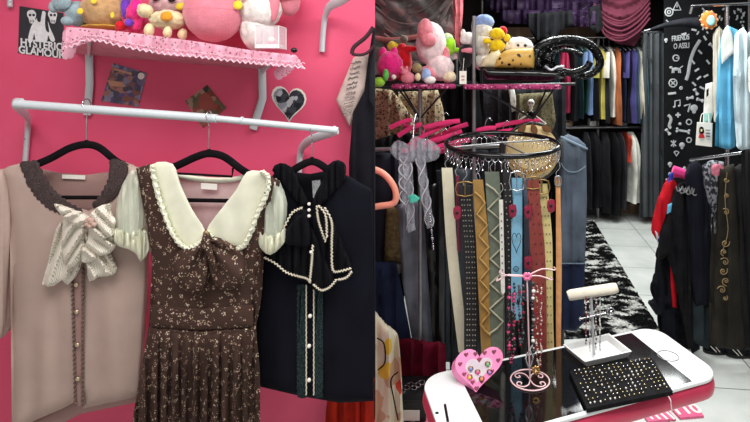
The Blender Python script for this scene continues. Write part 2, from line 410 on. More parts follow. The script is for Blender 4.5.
# acrylic box
acr = plain('clear_acrylic', (250, 240, 245), 0.05, var=0.0, alpha=0.22)
c0 = P(271, 38, 1.88); k = 1.88/F
ab = thing('display_box', 'small clear acrylic display box on the right of the lace shelf', 'box', P(271, 50, 1.88))
w = 23*k; h = 22*k
MB().box(c0+Vector((0, -w/2, 0)), (w, 0.002, h)).box(c0+Vector((0, w/2, 0)), (w, 0.002, h)).box(c0+Vector((-w/2, 0, 0)), (0.002, w, h)).box(c0+Vector((w/2, 0, 0)), (0.002, w, h)).box(c0+Vector((0, 0, h/2)), (w, w, 0.002)).build('case', acr, ab, sharp=True)
MB().box(c0+Vector((0, 0, -h/2+0.008)), (w*.95, w*.95, 0.014)).build('base', plain('white_plastic', (240, 238, 236), 0.3), ab, sharp=True)
e = []
for sx in (-1, 1):
    for sy in (-1, 1):
        e.append(MB().tube([c0+Vector((sx*w/2, sy*w/2, -h/2)), c0+Vector((sx*w/2, sy*w/2, h/2))], 0.0016, 6).build('edge_strip', plain('edge_white', (245, 240, 240), 0.2), ab))
MB().tube([c0+Vector((a*w/2, b_*w/2, h/2)) for a, b_ in ((-1, -1), (1, -1), (1, 1), (-1, 1))], 0.0016, 6, closed=True).build('edge_strip', MATS['edge_white'], ab)
fg = thing('figurine', 'tiny white and pink figurine inside the clear acrylic box', 'figurine', c0+Vector((0, 0, -h/2+0.015)))
MB().ball(c0+Vector((0, 0, -0.005)), (0.014, 0.011, 0.011)).build('head', pearl, fg)
MB().ball(c0+Vector((0, 0, -0.019)), (0.010, 0.008, 0.008)).build('body', plain('pink_plastic', (235, 120, 160), 0.3), fg)
MB().ball(P(294, 50, 1.87), (0.012, 0.012, 0.010), 0.3).build('black_clip', black_gloss)
tag(bpy.data.objects['black_clip'], 'tiny black clip lying at the right end of the shelf', 'clip')

# --- posters and stickers
def quad(pts, Y, th=0.002):
    a = [P(x, y, Y-th) for x, y in pts]; b = [p+Vector((0, th, 0)) for p in a]
    return MB().hexa([b[3], b[2], a[2], a[3], b[0], b[1], a[1], a[0]])
po = thing('sticker', 'black band-style sticker reading HYSTERIC GLAMOUR with woman and two skulls', 'sticker', P(41, 57, YW))
quad([(19.5, 6), (63, 13), (64, 58), (18, 53)], YW-0.001).build('backing', plain('charcoal_print', (42, 44, 50), 0.35), po, sharp=True)
wp = plain('white_print', (222, 222, 224), 0.5, var=0.12, scale=60); YP = YW-0.0042
def flat(mb, pts, Y=YP, sm=0): mb.sheet(pts, Y, None, 0.0002, 1, 0.0006, 12, smooth=sm); return mb
m = MB()
flat(m, [(36, 19), (41, 17), (47, 20), (50, 28), (55, 40), (51, 41), (47, 33), (47, 41), (36, 41), (35, 30), (32, 41), (28, 40), (31, 27)], sm=3)
flat(m, [(41, 12), (44, 11), (46, 14), (45, 19), (42, 20), (40, 16)], sm=3)
for cx in (32, 53):
    flat(m, [(cx-4, 11), (cx+1, 10), (cx+4, 14), (cx+3, 19), (cx+2, 23), (cx-2, 23), (cx-3, 19), (cx-5, 15)], sm=3)
m.build('figure_print', wp, po)
m = MB(); YP2 = YW-0.0055
for cx in (32, 53):
    for q in ((-2, 15), (1.6, 15)): flat(m, [(cx+q[0]+1.4*cos(a), q[1]+1.4*sin(a)) for a in [i*PI/4 for i in range(8)]], YP2)
    for q in (-1.5, 0, 1.5): flat(m, [(cx+q-.3, 20), (cx+q+.2, 20), (cx+q+.2, 22.5), (cx+q-.3, 22.5)], YP2)
flat(m, [(38, 13), (42, 10), (41, 17), (40, 22), (37, 20)], YP2, 3); flat(m, [(46, 13), (48, 24), (49, 32), (46, 30), (45, 22)], YP2, 3)
m.build('dark_details', MATS['charcoal_print'], po)
axt = (P(63, 50, YW)-P(19, 44.5, YW)).normalized()
text_mesh('HYSTERIC', 0.043, wp, 'lettering', po, P(41.5, 45.0, YP), axt, AZ, 0.90, bold=0.0012)
text_mesh('GLAMOUR', 0.043, wp, 'lettering', po, P(41.5, 52.5, YP), axt, AZ, 0.90, bold=0.0012)
pk = thing('sticker_packet', 'tilted cellophane packet printed in purple and orange on the pink wall', 'packet', P(125, 106, YW))
quad([(113, 63), (147, 73), (138, 107), (101, 101)], YW-0.001).build('sleeve', patterned('collage_print', (90, 70, 90), [(124, 112, 140), (150, 104, 96), (90, 88, 104), (150, 146, 174), (176, 130, 120), (104, 96, 140)], 55, 'blobs', dist=0.6, rough=0.15), pk, sharp=True)
m = MB(); flat(m, [(141+3.4*cos(i*PI/6), 76+3.4*sin(i*PI/6)) for i in range(12)]); m.build('round_seal', white_label, pk)
m = MB(); flat(m, [(107, 80), (122, 82), (126, 87), (110, 86)]); flat(m, [(115, 68), (132, 73), (131, 75), (114, 70)]); m.build('title_strip', plain('tan_print', (196, 150, 120)), pk)
pc = thing('postcard', 'small diamond-hung floral picture card behind the rail', 'picture card', P(205, 127, YW))
quad([(207, 85), (226, 108), (203, 128), (185, 101)], YW-0.001).build('card', patterned('garden_print', (90, 80, 70), [(95, 105, 80), (165, 90, 80), (120, 110, 80), (60, 60, 55), (180, 150, 130), (140, 70, 60)], 45, 'blobs', dist=0.8, rough=0.4), pc, sharp=True)
m = MB(); flat(m, [(205, 92), (213, 100), (214, 108), (203, 110), (198, 101)], sm=2); m.build('figure_print', plain('rust_print', (160, 78, 66)), pc)
def heart(cx, cy, w, h, n=28):
    o = []
    for i in range(n):
        a = 2*PI*i/n; x = 16*sin(a)**3; y = 13*cos(a)-5*cos(2*a)-2*cos(3*a)-cos(4*a)
        o.append((cx+x/16*w/2, cy-(y+2.5)/29*h))
    return o
hp = thing('heart_photo', 'heart-shaped black and white photo stuck above the rail', 'photo', P(289, 122, YW))
hb = MB(); flat(hb, [(x, y+(x-289)*0.12) for x, y in heart(289, 105, 35, 36)], YW-0.001); hb.build('white_rim', white_label, hp)
hb = MB(); flat(hb, [(x, y+(x-289)*0.12) for x, y in heart(289, 105, 31, 32)], YW-0.0025)
hb.build('picture', patterned('mono_photo', (90, 90, 95), [(40, 42, 50), (150, 155, 165), (70, 72, 80), (195, 195, 200), (55, 58, 66)], 50, 'blobs', dist=1.0, rough=0.25), hp)

# --- hangers
def hanger(name, label, Y, cx, ytop, ych, L, R, drop, bar=None, m=black_velvet, hookm=chrome, th=0.013, group=None):
    """velvet hanger: hook over the rail at (cx, ytop); neck at ych; arm ends L, R in pixels"""
    r = thing(name, label, 'hanger', P(cx, ych+drop, Y), group)
    k = Y/F
    hk = [P(cx-1, ytop+9, Y+0.022)] + [P(cx, ytop+4, Y)+Vector((0, 0.021*cos(a), 0.021*sin(a))) for a in [i*PI/5 for i in range(0, 6)]] + [P(cx, ytop+12, Y-0.018), P(cx, (ytop+ych)/2, Y-0.004), P(cx, ych, Y)]
    MB().tube(hk, 0.0019, 7, smooth=3).build('hook', hookm, r)
    pl = [(L[0], L[1]), (cx-(cx-L[0])*0.62, ych+(L[1]-ych)*0.62), (cx-(cx-L[0])*0.28, ych+5), (cx, ych+1.5), (cx+(R[0]-cx)*0.28, ych+5), (cx+(R[0]-cx)*0.62, ych+(R[1]-ych)*0.62), (R[0], R[1])]
    MB().tube([P(x, y, Y) for x, y in pl], th, 10, smooth=5, flat=0.45).tube([P(cx, ych-3, Y), P(cx, ych+4, Y)], 0.006, 8).build('arms', m, r)
    if bar:
        MB().tube([P(bar[0], bar[2], Y), P(bar[1], bar[3], Y)], 0.007, 8, flat=0.5).build('trouser_bar', m, r)
    return r
hanger('clothes_hanger', 'black velvet hanger holding the beige blouse', 1.79, 86.5, 101, 143, (28, 168), (134, 172), 22, (40, 112, 197.5, 197.5))
hanger('clothes_hanger', 'black velvet hanger holding the brown floral dress', 1.765, 209, 113, 152, (162, 172), (264, 182), 22, (182, 240, 200, 201))
MB().tube([P(170, 173, 1.76), P(232, 176.5, 1.76), P(233, 168, 1.76)], 0.004, 7).build('notch_bar', black_velvet, [o for o in COL.objects if o.get('label', '').endswith('brown floral dress')][0])
hanger('clothes_hanger', 'black velvet hanger holding the navy ruffled top', 1.79, 312, 126, 160, (276, 180), (345, 182), 20)
h4 = thing('clothes_hanger', 'dark maroon hanger high at right of the pink wall', 'hanger', P(365, 55, 1.98))
MB().tube([P(x, y, 1.98) for x, y in ((352, 54), (354, 47), (366, 37), (373.5, 27))], 0.008, 9, smooth=5).tube([P(x, y, 1.98) for x, y in ((352, 54), (359, 55), (367, 53), (374, 46))], 0.006, 9, smooth=5).build('arms', plain('maroon_velvet', (58, 26, 36), 0.8), h4)

# --- beige blouse
beige = cloth('beige_jersey', (178, 155, 145), 0.06, 9, 0.25)
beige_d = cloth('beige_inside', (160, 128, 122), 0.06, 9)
bl = thing('blouse', 'dusty beige blouse with dark lace neckline and striped cream ruffle bow', 'blouse', P(80, 430, 1.80))
YB = 1.795
ff = addf(folds(0.003, 34, 0.4, 0.8, (200, 330)), wrinkle(0.006, 0.03), lambda x, y: 0.012*math.exp(-((x-118)/9)**2)*max(0, min(1, (y-230)/120)))
MB().sheet([(22, 163), (9, 166), (0, 171), (4, 195), (11, 225), (14, 290), (12, 432), (38, 419), (62, 409), (82, 398), (83, 409), (104, 404), (124, 400), (138, 396), (141, 360), (145, 300), (147, 250), (151, 210), (146, 180), (138, 168), (124, 162), (123, 178), (115, 192), (104, 203), (88, 211), (72, 208), (55, 199), (40, 186), (30, 172)], YB, ff, 0.022, 14, 0.004, 3.5).build('body', beige, bl)
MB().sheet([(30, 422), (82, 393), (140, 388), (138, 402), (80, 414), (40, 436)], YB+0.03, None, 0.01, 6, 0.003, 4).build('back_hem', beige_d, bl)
MB().sheet([(2, 169), (-10, 176), (-20, 205), (-26, 260), (-25, 335), (2, 338), (7, 300), (10, 250), (11, 215), (8, 185)], YB-0.005, folds(0.004, 18, 1), 0.026, 9, 0.004, 4, smooth=2).build('sleeve', beige, bl)
MB().sheet([(140, 172), (150, 185), (160, 215), (160, 250), (146, 250), (143, 210)], YB+0.01, None, 0.02, 7, 0.004, 4, smooth=2).build('sleeve', beige, bl)
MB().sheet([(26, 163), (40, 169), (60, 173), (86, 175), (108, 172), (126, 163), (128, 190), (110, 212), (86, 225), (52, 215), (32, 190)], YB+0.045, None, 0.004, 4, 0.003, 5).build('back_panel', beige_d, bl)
quad([(62, 174.5), (85, 175.5), (85, 179.5), (62, 178.5)], YB+0.036).build('neck_label', white_label, bl, sharp=True)
lace_br = patterned('dark_lace', (70, 58, 58), [(98, 84, 82)], 260, 'dots', 0.35, bumpv=0.8)
for pts in ([(20, 163), (36, 161), (42, 174), (52, 190), (66, 202), (82, 211), (78, 216), (62, 214), (48, 208), (36, 197), (28, 184)],
            [(110, 160), (125, 162), (126, 176), (119, 190), (108, 202), (97, 209), (92, 205), (101, 195), (107, 184), (111, 172)]):
    MB().sheet(wavy(pts, 1.6, 6), YB-0.02, None, 0.002, 3, 0.003, 3).build('lace_collar', lace_br, bl)
stripe = striped('cream_stripe', (236, 230, 214), (178, 168, 158), 70, 'X', 0.8, 0.6)
def ruffle(pts, Y, parent, m, amp=0.010, lam=9, name='ruffle', ph=0.0, bul=0.012, step=2.2, ang=0.0):
    g_ = folds(amp, lam, ph, 1.4)
    return MB().sheet(pts, Y, lambda x, y: g_(x*cos(ang)+y*sin(ang), y), bul, 5, 0.003, step, smooth=2).build(name, m, parent)
ruffle([(60, 222), (78, 226), (80, 250), (78, 270), (68, 285), (62, 280), (54, 286), (43, 284), (48, 262), (53, 240)], YB-0.045, bl, stripe, 0.010, 12, ph=0.5, ang=.35)
ruffle([(84, 232), (100, 236), (108, 255), (116, 272), (108, 276), (98, 277), (90, 281), (86, 262)], YB-0.045, bl, stripe, 0.010, 12, ph=1.5, ang=-.5)
ruffle([(66, 212), (84, 226), (82, 244), (79, 262), (68, 268), (62, 254), (62, 232)], YB-0.068, bl, stripe, 0.010, 10, ph=2, ang=.6)
ruffle([(90, 222), (104, 224), (113, 238), (112, 252), (100, 256), (90, 262), (82, 262), (80, 250), (88, 240)], YB-0.068, bl, stripe, 0.009, 11, ph=2.5, ang=-.9)
ruffle([(54, 204), (66, 208), (80, 213), (90, 220), (82, 227), (70, 222), (60, 214)], YB-0.082, bl, stripe, 0.007, 8, ang=1.2)
ruffle([(88, 218), (96, 208), (108, 204), (109, 214), (113, 224), (111, 236), (98, 240), (90, 234)], YB-0.088, bl, stripe, 0.009, 9, ph=1, ang=-.8)
m = MB()
for i in range(7):
    a = i*0.95; rr = 0.004+i*0.0019; m.ball(P(90, 222, YB-0.108)+Vector((rr*cos(a), 0, rr*sin(a))), (0.009, 0.007, 0.008), 0.1, 3)
m.build('rosette', cloth('dusty_pink_satin', (190, 158, 146), 0.1, 40), bl)
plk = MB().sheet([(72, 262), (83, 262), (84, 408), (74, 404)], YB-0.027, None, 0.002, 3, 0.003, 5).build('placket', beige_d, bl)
brn = cloth('brown_trim', (110, 90, 84), 0.2, 60)
for x0, x1 in ((72, 75.5), (83, 82.5)):
    MB().tube([P(x0+(x1-x0)*i/60+0.9*(1 if i % 2 else -1), 268+i*2.3, YB-0.032) for i in range(61)], 0.0035, 6).build('ruffle_edging', brn, plk)
for i, y in enumerate((285, 312, 345, 379)):
    MB().ball(P(76+i*0.5, y, YB-0.035), (0.0075, 0.004, 0.0075)).ball(P(76+i*0.5, y, YB-0.039), (0.0035, 0.002, 0.0035)).build('button', plain('champagne_metal', (205, 188, 160), .3, .7), plk)

# --- brown floral dress
floral = patterned('brown_floral', (72, 52, 45), [(214, 196, 172), (188, 160, 138), (204, 172, 154)], 54, 'sprigs', 0.40, dist=0.3)
floral_p = floral
dr = thing('dress', 'brown floral dress with white ruffled collar and sheer puff sleeves', 'dress', P(200, 470, 1.74))
YD = 1.735
MB().sheet([(136, 168), (150, 164), (165, 168), (175, 190), (190, 215), (205, 234), (222, 215), (236, 195), (250, 178), (268, 176), (280, 182), (272, 205), (266, 230), (258, 262), (252, 300), (254, 330), (200, 336), (149, 330), (153, 300), (152, 262), (147, 225), (141, 195)], YD, addf(folds(0.002, 24), wrinkle(0.005)), 0.028, 14, 0.004, 3.5).build('bodice', floral, dr)
def gat(x, y):
    g = max(0.15, min(1, (y-322)/60)); return g*0.016*(sin(x*0.62+0.4*sin(y/30))+0.5*sin(x*1.13+1))
MB().sheet([(149, 325), (200, 328), (254, 325), (254, 370), (258, 480), (126, 480), (134, 410), (142, 365)], YD-0.004, gat, 0.036, 14, 0.004, 2.4).build('skirt', floral, dr)
wb_ = MB().sheet([(152, 305), (200, 309), (253, 305), (253, 326), (200, 330), (151, 326)], YD-0.031, None, 0.003, 3, 0.003, 5).build('waistband', floral, dr)
MB().tube([P(x, 326+3*(1-((x-200)/52)**2)+0.8*(i % 2), YD-0.040) for i, x in enumerate(range(152, 253, 2))], 0.0016, 5).build('gathering_seam', cloth('dark_thread', (40, 28, 24)), wb_)
ivory = cloth('ivory_chiffon', (226, 226, 205), 0.06, 20); sheer = plain('sheer_ivory', (226, 230, 212), 0.7, var=0.08, alpha=0.66, bump=0.3)
cl = [(152, 165), (172, 164), (180, 185), (192, 210), (205, 231), (200, 242), (188, 247), (176, 236), (166, 215), (158, 190)]
cr = [(247, 172), (262, 172), (268, 178), (264, 195), (256, 214), (248, 236), (240, 246), (222, 243), (206, 232), (222, 208), (236, 190)]
for c in (cl, cr):
    MB().sheet(cat_closed(c, 3), YD-0.032, wrinkle(0.004), 0.003, 5, 0.003, 3).build('collar', ivory, dr)
def frill(pts, Y, m, parent, w=0.008, per=3.2, name='frill'):
    q = cat_open(pts, 10); b = MB()
    b.tube([P(x, y, Y-0.004*sin(i*1.9)) + Vector((0.003*sin(i*2.4), 0, 0.003*cos(i*2.4))) for i, (x, y) in enumerate(q)], w*0.5, 7, flat=0.6)
    b.tube([P(x, y, Y-0.002)+Vector((0.006*cos(i*1.9), 0, 0.006*sin(i*1.9))) for i, (x, y) in enumerate(q)], w*0.35, 6)
    b.tube([P(x, y, Y-0.010-0.003*cos(i*2.1)) + Vector((0.004*cos(i*2.2), 0, 0.004*sin(i*2.2))) for i, (x, y) in enumerate(q)], w*0.3, 6)
    return b.build(name, m, parent)
frill([(152, 166), (157, 190), (165, 215), (175, 237), (187, 248), (200, 243), (206, 233)], YD-0.040, ivory, dr, 0.017)
frill([(207, 233), (222, 245), (240, 248), (249, 236), (257, 214), (266, 195), (268, 178), (262, 172)], YD-0.040, ivory, dr, 0.017)
MB().sheet([(163, 168), (180, 173), (208, 177), (240, 178), (258, 172), (262, 180), (232, 206), (206, 240), (184, 208)], YD+0.05, None, 0.002, 4, 0.002, 6).build('back_lining', plain('sheer_lining', (226, 205, 200), 0.7, alpha=0.6), dr)
MB().tube([P(x, y, YD+0.045) for x, y in ((172, 174), (190, 178), (208, 180), (230, 180), (248, 176))], 0.009, 8, smooth=4, flat=0.5).build('back_neckband', ivory, dr)
quad([(201, 183), (217, 184), (217, 190), (201, 189)], YD+0.036).build('neck_label', white_label, dr, sharp=True)
MB().sheet([(135, 170), (127, 176), (118, 196), (115, 220), (117, 232), (130, 240), (142, 236), (144, 215), (141, 192)], YD+0.005, folds(0.005, 8, 0, 0.5), 0.03, 8, 0.003, 2.5, smooth=2).build('sleeve', sheer, dr)
MB().sheet([(116, 228), (128, 232), (143, 229), (145, 240), (146, 252), (141, 262), (136, 254), (128, 249), (118, 246), (113, 238)], YD-0.012, folds(0.009, 6, 0, 1), 0.012, 5, 0.003, 2, smooth=2).build('sleeve_frill', ivory, dr)
MB().sheet([(272, 178), (280, 188), (285, 206), (283, 228), (276, 240), (262, 236), (262, 215), (266, 195)], YD+0.005, folds(0.005, 8, 0, 0.5), 0.03, 8, 0.003, 2.5, smooth=2).build('sleeve', sheer, dr)
MB().sheet([(260, 231), (274, 236), (284, 229), (286, 238), (280, 248), (270, 255), (262, 250), (258, 242)], YD-0.012, folds(0.009, 6, 0, 1), 0.012, 5, 0.003, 2, smooth=2).build('sleeve_frill', ivory, dr)
for i, pts in enumerate(([(206, 238), (198, 244), (180, 250), (172, 262), (176, 280), (188, 292), (202, 290), (208, 272)], [(206, 238), (222, 242), (240, 252), (246, 270), (238, 286), (222, 290), (210, 274)])):
    MB().sheet(cat_closed(pts, 3), YD-0.05, lambda x, y, i=i: 0.009*sin(math.atan2(y-240, x-206)*9), 0.018, 7, 0.004, 2.5).build('bow_loop', floral, dr)
MB().sheet([(203, 234), (208, 234), (212, 250), (218, 275), (210, 262), (203, 250), (198, 262)], YD-0.075, None, 0.010, 3, 0.004, 3, smooth=3).build('bow_knot', floral, dr)
MB().ball(P(206, 234, YD-0.075), (0.010, 0.007, 0.012), 0.1).build('brooch', plain('antique_gold', (150, 125, 90), 0.4, 0.6), dr)
MB().sheet([(228, 246), (240, 248), (236, 258)], YD-0.045, None, 0.003, 3, 0.002, 4).build('collar_tail', ivory, dr)

# --- navy top
navy = cloth('navy_jersey', (12, 13, 23), 0.25, 9, 0.25); navy_d = cloth('black_chiffon', (15, 15, 20), 0.3, 20)
cream_tr = cloth('cream_trim', (222, 212, 192), 0.08, 60)
nv = thing('blouse', 'navy sleeveless top with black ruffled bow trimmed in cream', 'blouse', P(313, 402, 1.81))
YN = 1.805
MB().sheet([(275, 172), (290, 180), (296, 190), (300, 200), (308, 206), (316, 200), (322, 188), (336, 172), (350, 177), (372, 190), (372, 290), (373.5, 401), (340, 403), (300, 396), (253, 385), (254, 300), (262, 240), (262, 190)], YN, addf(wrinkle(0.007, 0.03), folds(0.002, 30)), 0.022, 14, 0.004, 4).build('body', navy, nv)
MB().sheet([(277, 170), (290, 172), (310, 174), (330, 170), (340, 170), (336, 200), (318, 214), (304, 205), (303, 190), (299, 183), (295, 187), (294, 197), (285, 200)], YN+0.04, None, 0.004, 4, 0.003, 4).build('back_panel', navy_d, nv)
quad([(312, 181), (320, 180), (321, 196), (313, 198)], YN+0.03).build('neck_label', patterned('printed_label', (190, 195, 195), [(90, 95, 100)], 200, 'dots', 0.3), nv, sharp=True)
MB().sheet(cat_closed([(272, 170), (280, 163), (292, 168), (300, 186), (308, 203), (302, 207), (292, 196), (283, 184)], 2), YN-0.03, folds(0.006, 6), 0.006, 4, 0.003, 2.2).build('collar_frill', navy_d, nv)
MB().sheet(cat_closed([(328, 165), (338, 160), (346, 166), (344, 180), (334, 192), (322, 204), (312, 207), (316, 192), (324, 178)], 2), YN-0.03, folds(0.006, 6), 0.006, 4, 0.003, 2.2).build('collar_frill', navy_d, nv)
rf = [([(302, 208), (309, 222), (312, 252), (309, 278), (298, 279), (284, 272), (270, 262), (263, 258), (276, 244), (288, 226)], 0.045),
      ([(314, 208), (324, 208), (334, 224), (342, 244), (352, 268), (344, 273), (330, 270), (318, 262), (314, 240)], 0.040),
      ([(304, 212), (309, 226), (309, 246), (296, 246), (280, 240), (290, 224)], 0.066),
      ([(310, 225), (320, 250), (334, 278), (330, 287), (318, 290), (310, 282)], 0.055)]
for i, (pts, d) in enumerate(rf): ruffle(pts, YN-d, nv, navy_d, 0.009, 8+i, ph=i, name='bow_ruffle')
for pts, d in (([(302, 207), (292, 212), (284, 226), (278, 240)], .075), ([(264, 258), (275, 264), (286, 273), (298, 277), (306, 279), (310, 283)], .068),
               ([(313, 285), (321, 291), (330, 288), (337, 280)], .08), ([(316, 206), (318, 222), (325, 242)], .07), ([(324, 208), (331, 222), (331, 244), (332, 270), (340, 272), (351, 269)], .07),
               ([(318, 206), (325, 216), (326, 238)], .075), ([(312, 245), (311, 262), (309, 282)], .085), ([(351, 271), (346, 277), (338, 279)], .07)):
    q = wavy(cat_open(pts, 4), 1.5, 3, False)
    MB().tube([P(x, y, YN-d) for x, y in q], 0.0029, 6).build('cream_edging', cream_tr, nv)
green_lace = patterned('green_black_lace', (22, 34, 36), [(52, 72, 72)], 220, 'dots', 0.4)
for x in (301.5, 318): MB().sheet(wavy([(x-4, 285), (x+4, 285), (x+4, 398), (x-4, 397)], 0.9, 6), YN-0.027, None, 0.002, 2, 0.003, 4).build('lace_panel', green_lace, nv)
for x in (306, 313.5): MB().tube([P(x+0.5*(i % 2), 285+i*2.5, YN-0.030) for i in range(45)], 0.0022, 6).build('cream_edging', cream_tr, nv)
for x, y in ((309, 204), (309, 210), (309, 216), (311, 252), (310, 316), (309, 346), (309, 380)):
    MB().ball(P(x, y, YN-(0.05 if y > 300 else 0.085)), 0.0068 if y > 300 else 0.0055).build('pearl_button', pearl, nv)

# --- black coat + printed scarf at right
ct = thing('coat', 'long black coat hanging at the right end of the pink wall', 'coat', P(362, 300, 2.02))
MB().sheet([(373, 28), (375, 28), (375, 420), (352, 420), (349, 200), (349, 160), (353, 112), (364, 92), (368, 60)], 2.03, addf(folds(0.006, 12), wrinkle(0.006)), 0.02, 6, 0.004, 4).build('body', cloth('charcoal_wool', (24, 23, 30)), ct)
MB().sheet([(373, 34), (375, 34), (375, 110), (369, 100), (370, 60)], 2.0, None, 0.008, 2, 0.003, 4).build('lapel', black_cloth2, ct)
sc = thing('shirt', 'cream shirt with grey handwriting print behind the black coat', 'shirt', P(350, 128, 2.07))
MB().sheet([(353, 58), (362, 53), (369, 55), (368, 85), (360, 100), (350, 127), (344, 116), (336, 100), (345, 78)], 2.055, wrinkle(0.006), 0.012, 6, 0.003, 3).build('body', cloth('cream_print', (202, 180, 172), 0.12, 30), sc)
m = MB(); rr = random.Random(3)
for i in range(11):
    y0 = 64+i*5; x0 = 351-i*0.9; q = [P(x0+j*0.9, y0+rr.uniform(-1.2, 1.2)-j*0.25, 2.036) for j in range(12)]
    m.tube(q, 0.0016, 5)
m.build('handwriting', cloth('grey_ink', (92, 96, 98)), sc)
sk = thing('skirt', 'rust red long skirt hanging below the navy top', 'skirt', P(352, 470, 2.0))
MB().sheet([(330, 380), (374, 380), (375, 480), (322, 480), (326, 410)], 2.0, folds(0.012, 11, 0, 0.5), 0.02, 7, 0.004, 2.5).build('panel', cloth('rust_red', (160, 34, 18), 0.25), sk)
MB().tube([P(330, 381, 1.98), P(374, 381, 1.98)], 0.012, 8).build('waistband', MATS['rust_red'], sk)

# ================================================================== RIGHT: table
HT = 1.0; ZT = CZ-HT
FLc = onplane(418, 376, ZT); FRc = onplane(655, 325, ZT); NRc = onplane(726, 376, ZT)
UU = FRc-FLc; VV = NRc-FRc
def T(u, v, z=0.0): return FLc+UU*u+VV*v+Vector((0, 0, z))
def Tinv(px, py):
    q = onplane(px, py, ZT)-FLc; det = UU.x*VV.y-UU.y*VV.x
    return ((q.x*VV.y-q.y*VV.x)/det, (UU.x*q.y-UU.y*q.x)/det)
LU, LV = UU.length, VV.length
def rrect(u0, u1, v0, v1, r, n=9):
    """rounded rectangle outline in metres along the table axes"""
    a0, a1, b0, b1 = u0*LU, u1*LU, v0*LV, v1*LV; o = []
    for cx, cy, s in ((a1-r, b1-r, 0), (a0+r, b1-r, 1), (a0+r, b0+r, 2), (a1-r, b0+r, 3)):
        for i in range(n):
            a = PI/2*(s+i/(n-1)); o.append((cx+r*cos(a), cy+r*sin(a)))
    return o
un, vn = UU/LU, VV/LV
def TX(c): return FLc+un*c.x+vn*c.y+Vector((0, 0, c.z))
tb = thing('display_table', 'display table shaped like a giant smartphone, white rim and pink edge', 'table', T(.5, .5, -ZT))
pinkm = plain('metallic_pink', (205, 62, 92), 0.32, 0.25, var=0.04)
MB().prism(rrect(0, 1, 0, 1, 0.085), -0.078, -0.006, 0.03, TX).build('pink_edge', pinkm, tb)
MB().prism(rrect(0.006, .994, 0.012, .988, 0.08), -0.012, 0.0, 0.003, TX).build('white_top', plain('white_glass', (232, 235, 235), 0.15, var=0.02), tb)
MB().prism(rrect(0.135, .868, 0.055, .955, 0.004, 3), -0.003, 0.0012, 0, TX).build('screen', plain('black_screen', (10, 10, 12), 0.08, var=0.3, scale=6), tb, sharp=True)
uh, vh = Tinv(668, 356)
MB().tube([T(uh, vh, 0.001)+Vector((0.036*cos(a), 0.036*sin(a), 0)) for a in [i*PI/16 for i in range(32)]], 0.0018, 6, closed=True).build('home_button_ring', steel, tb)
us, vs = Tinv(446, 414); a = onplane(445, 405, ZT); b = onplane(448, 422, ZT)
MB().tube([a, b], 0.0045, 8).build('speaker_slot', black_gloss, tb)
MB().ball(onplane(437, 413, ZT), (0.006, 0.006, 0.002)).build('camera_dot', black_gloss, tb)
MB().box(T(.42, .45, -0.34), (0.34, 0.2, 0.52), 0.01).build('pedestal', plain('white_laminate', (200, 200, 200)), tb, sharp=True)
MB().box(T(.42, .45, -ZT+0.04), (0.42, 0.3, 0.08), 0.01).build('base_plate', plain('white_laminate', (200, 200, 200)), tb, sharp=True)
MB().tube([onplane(669, 398, ZT)+Vector((0, 0.03, 0.002)), onplane(670, 399, ZT)+Vector((0, -.002, 0.0)), P(671, 404, 1.63), P(672, 412, 1.645)], 0.0016, 6, smooth=4).build('wire_loop', plain('white_wire', (235, 230, 230), 0.4), tb)

# earring tray
et = thing('earring_tray', 'black foam tray studded with rows of tiny earrings on the table', 'tray', T(*Tinv(620, 388)))
c4 = [onplane(587, 414, ZT), onplane(673, 396, ZT), onplane(652, 362, ZT), onplane(569, 375, ZT)]
up = Vector((0, 0, 0.016))
foam = plain('black_foam', (24, 24, 26), 0.9, var=0.3, bump=0.6, spec=0.1)
MB().hexa([p+Vector((0, 0, .0015)) for p in c4]+[p+up for p in c4], 0.002).build('foam_pad', foam, et, sharp=True)
def TR(a, b, z=0.016): return (c4[0]*(1-a)+c4[1]*a)*(1-b)+(c4[3]*(1-a)+c4[2]*a)*b+Vector((0, 0, z))
gm = [plain('pale_gold', (196, 180, 138), 0.25, 0.9), chrome, pearl]
pr = []
for i, mm in enumerate(gm):
    q = Vector((0, 0, 0)); MB().ball(q+Vector((0, 0, 0.0035)), (0.003, 0.003, 0.003), 0.0, 2).tube([q+Vector((0, 0, -.002)), q+Vector((0, 0, .003))], 0.0008, 5).build('e', mm)
    o = COL.objects[-1]; pr.append(o); o.name = 'stud_earring'
kinds = ['gold', 'silver', 'pearly']
rr = random.Random(11); first = {0: 1, 1: 1, 2: 1}
for j in range(10):
    for i in range(17):
        if rr.random() < 0.13: continue
        q = rr.choice([0, 0, 0, 1, 2]); o = pr[q]
        if not first[q]: o = pr[q].copy(); COL.objects.link(o)
        first[q] = 0
        o.location = TR(0.05+i*0.056+rr.uniform(-.006, .006), 0.07+j*0.096+rr.uniform(-.01, .01), 0.0155)
        tag(o, 'tiny %s stud earring pinned in the black foam tray' % kinds[q], 'earring', '%s studs in the black tray' % kinds[q])

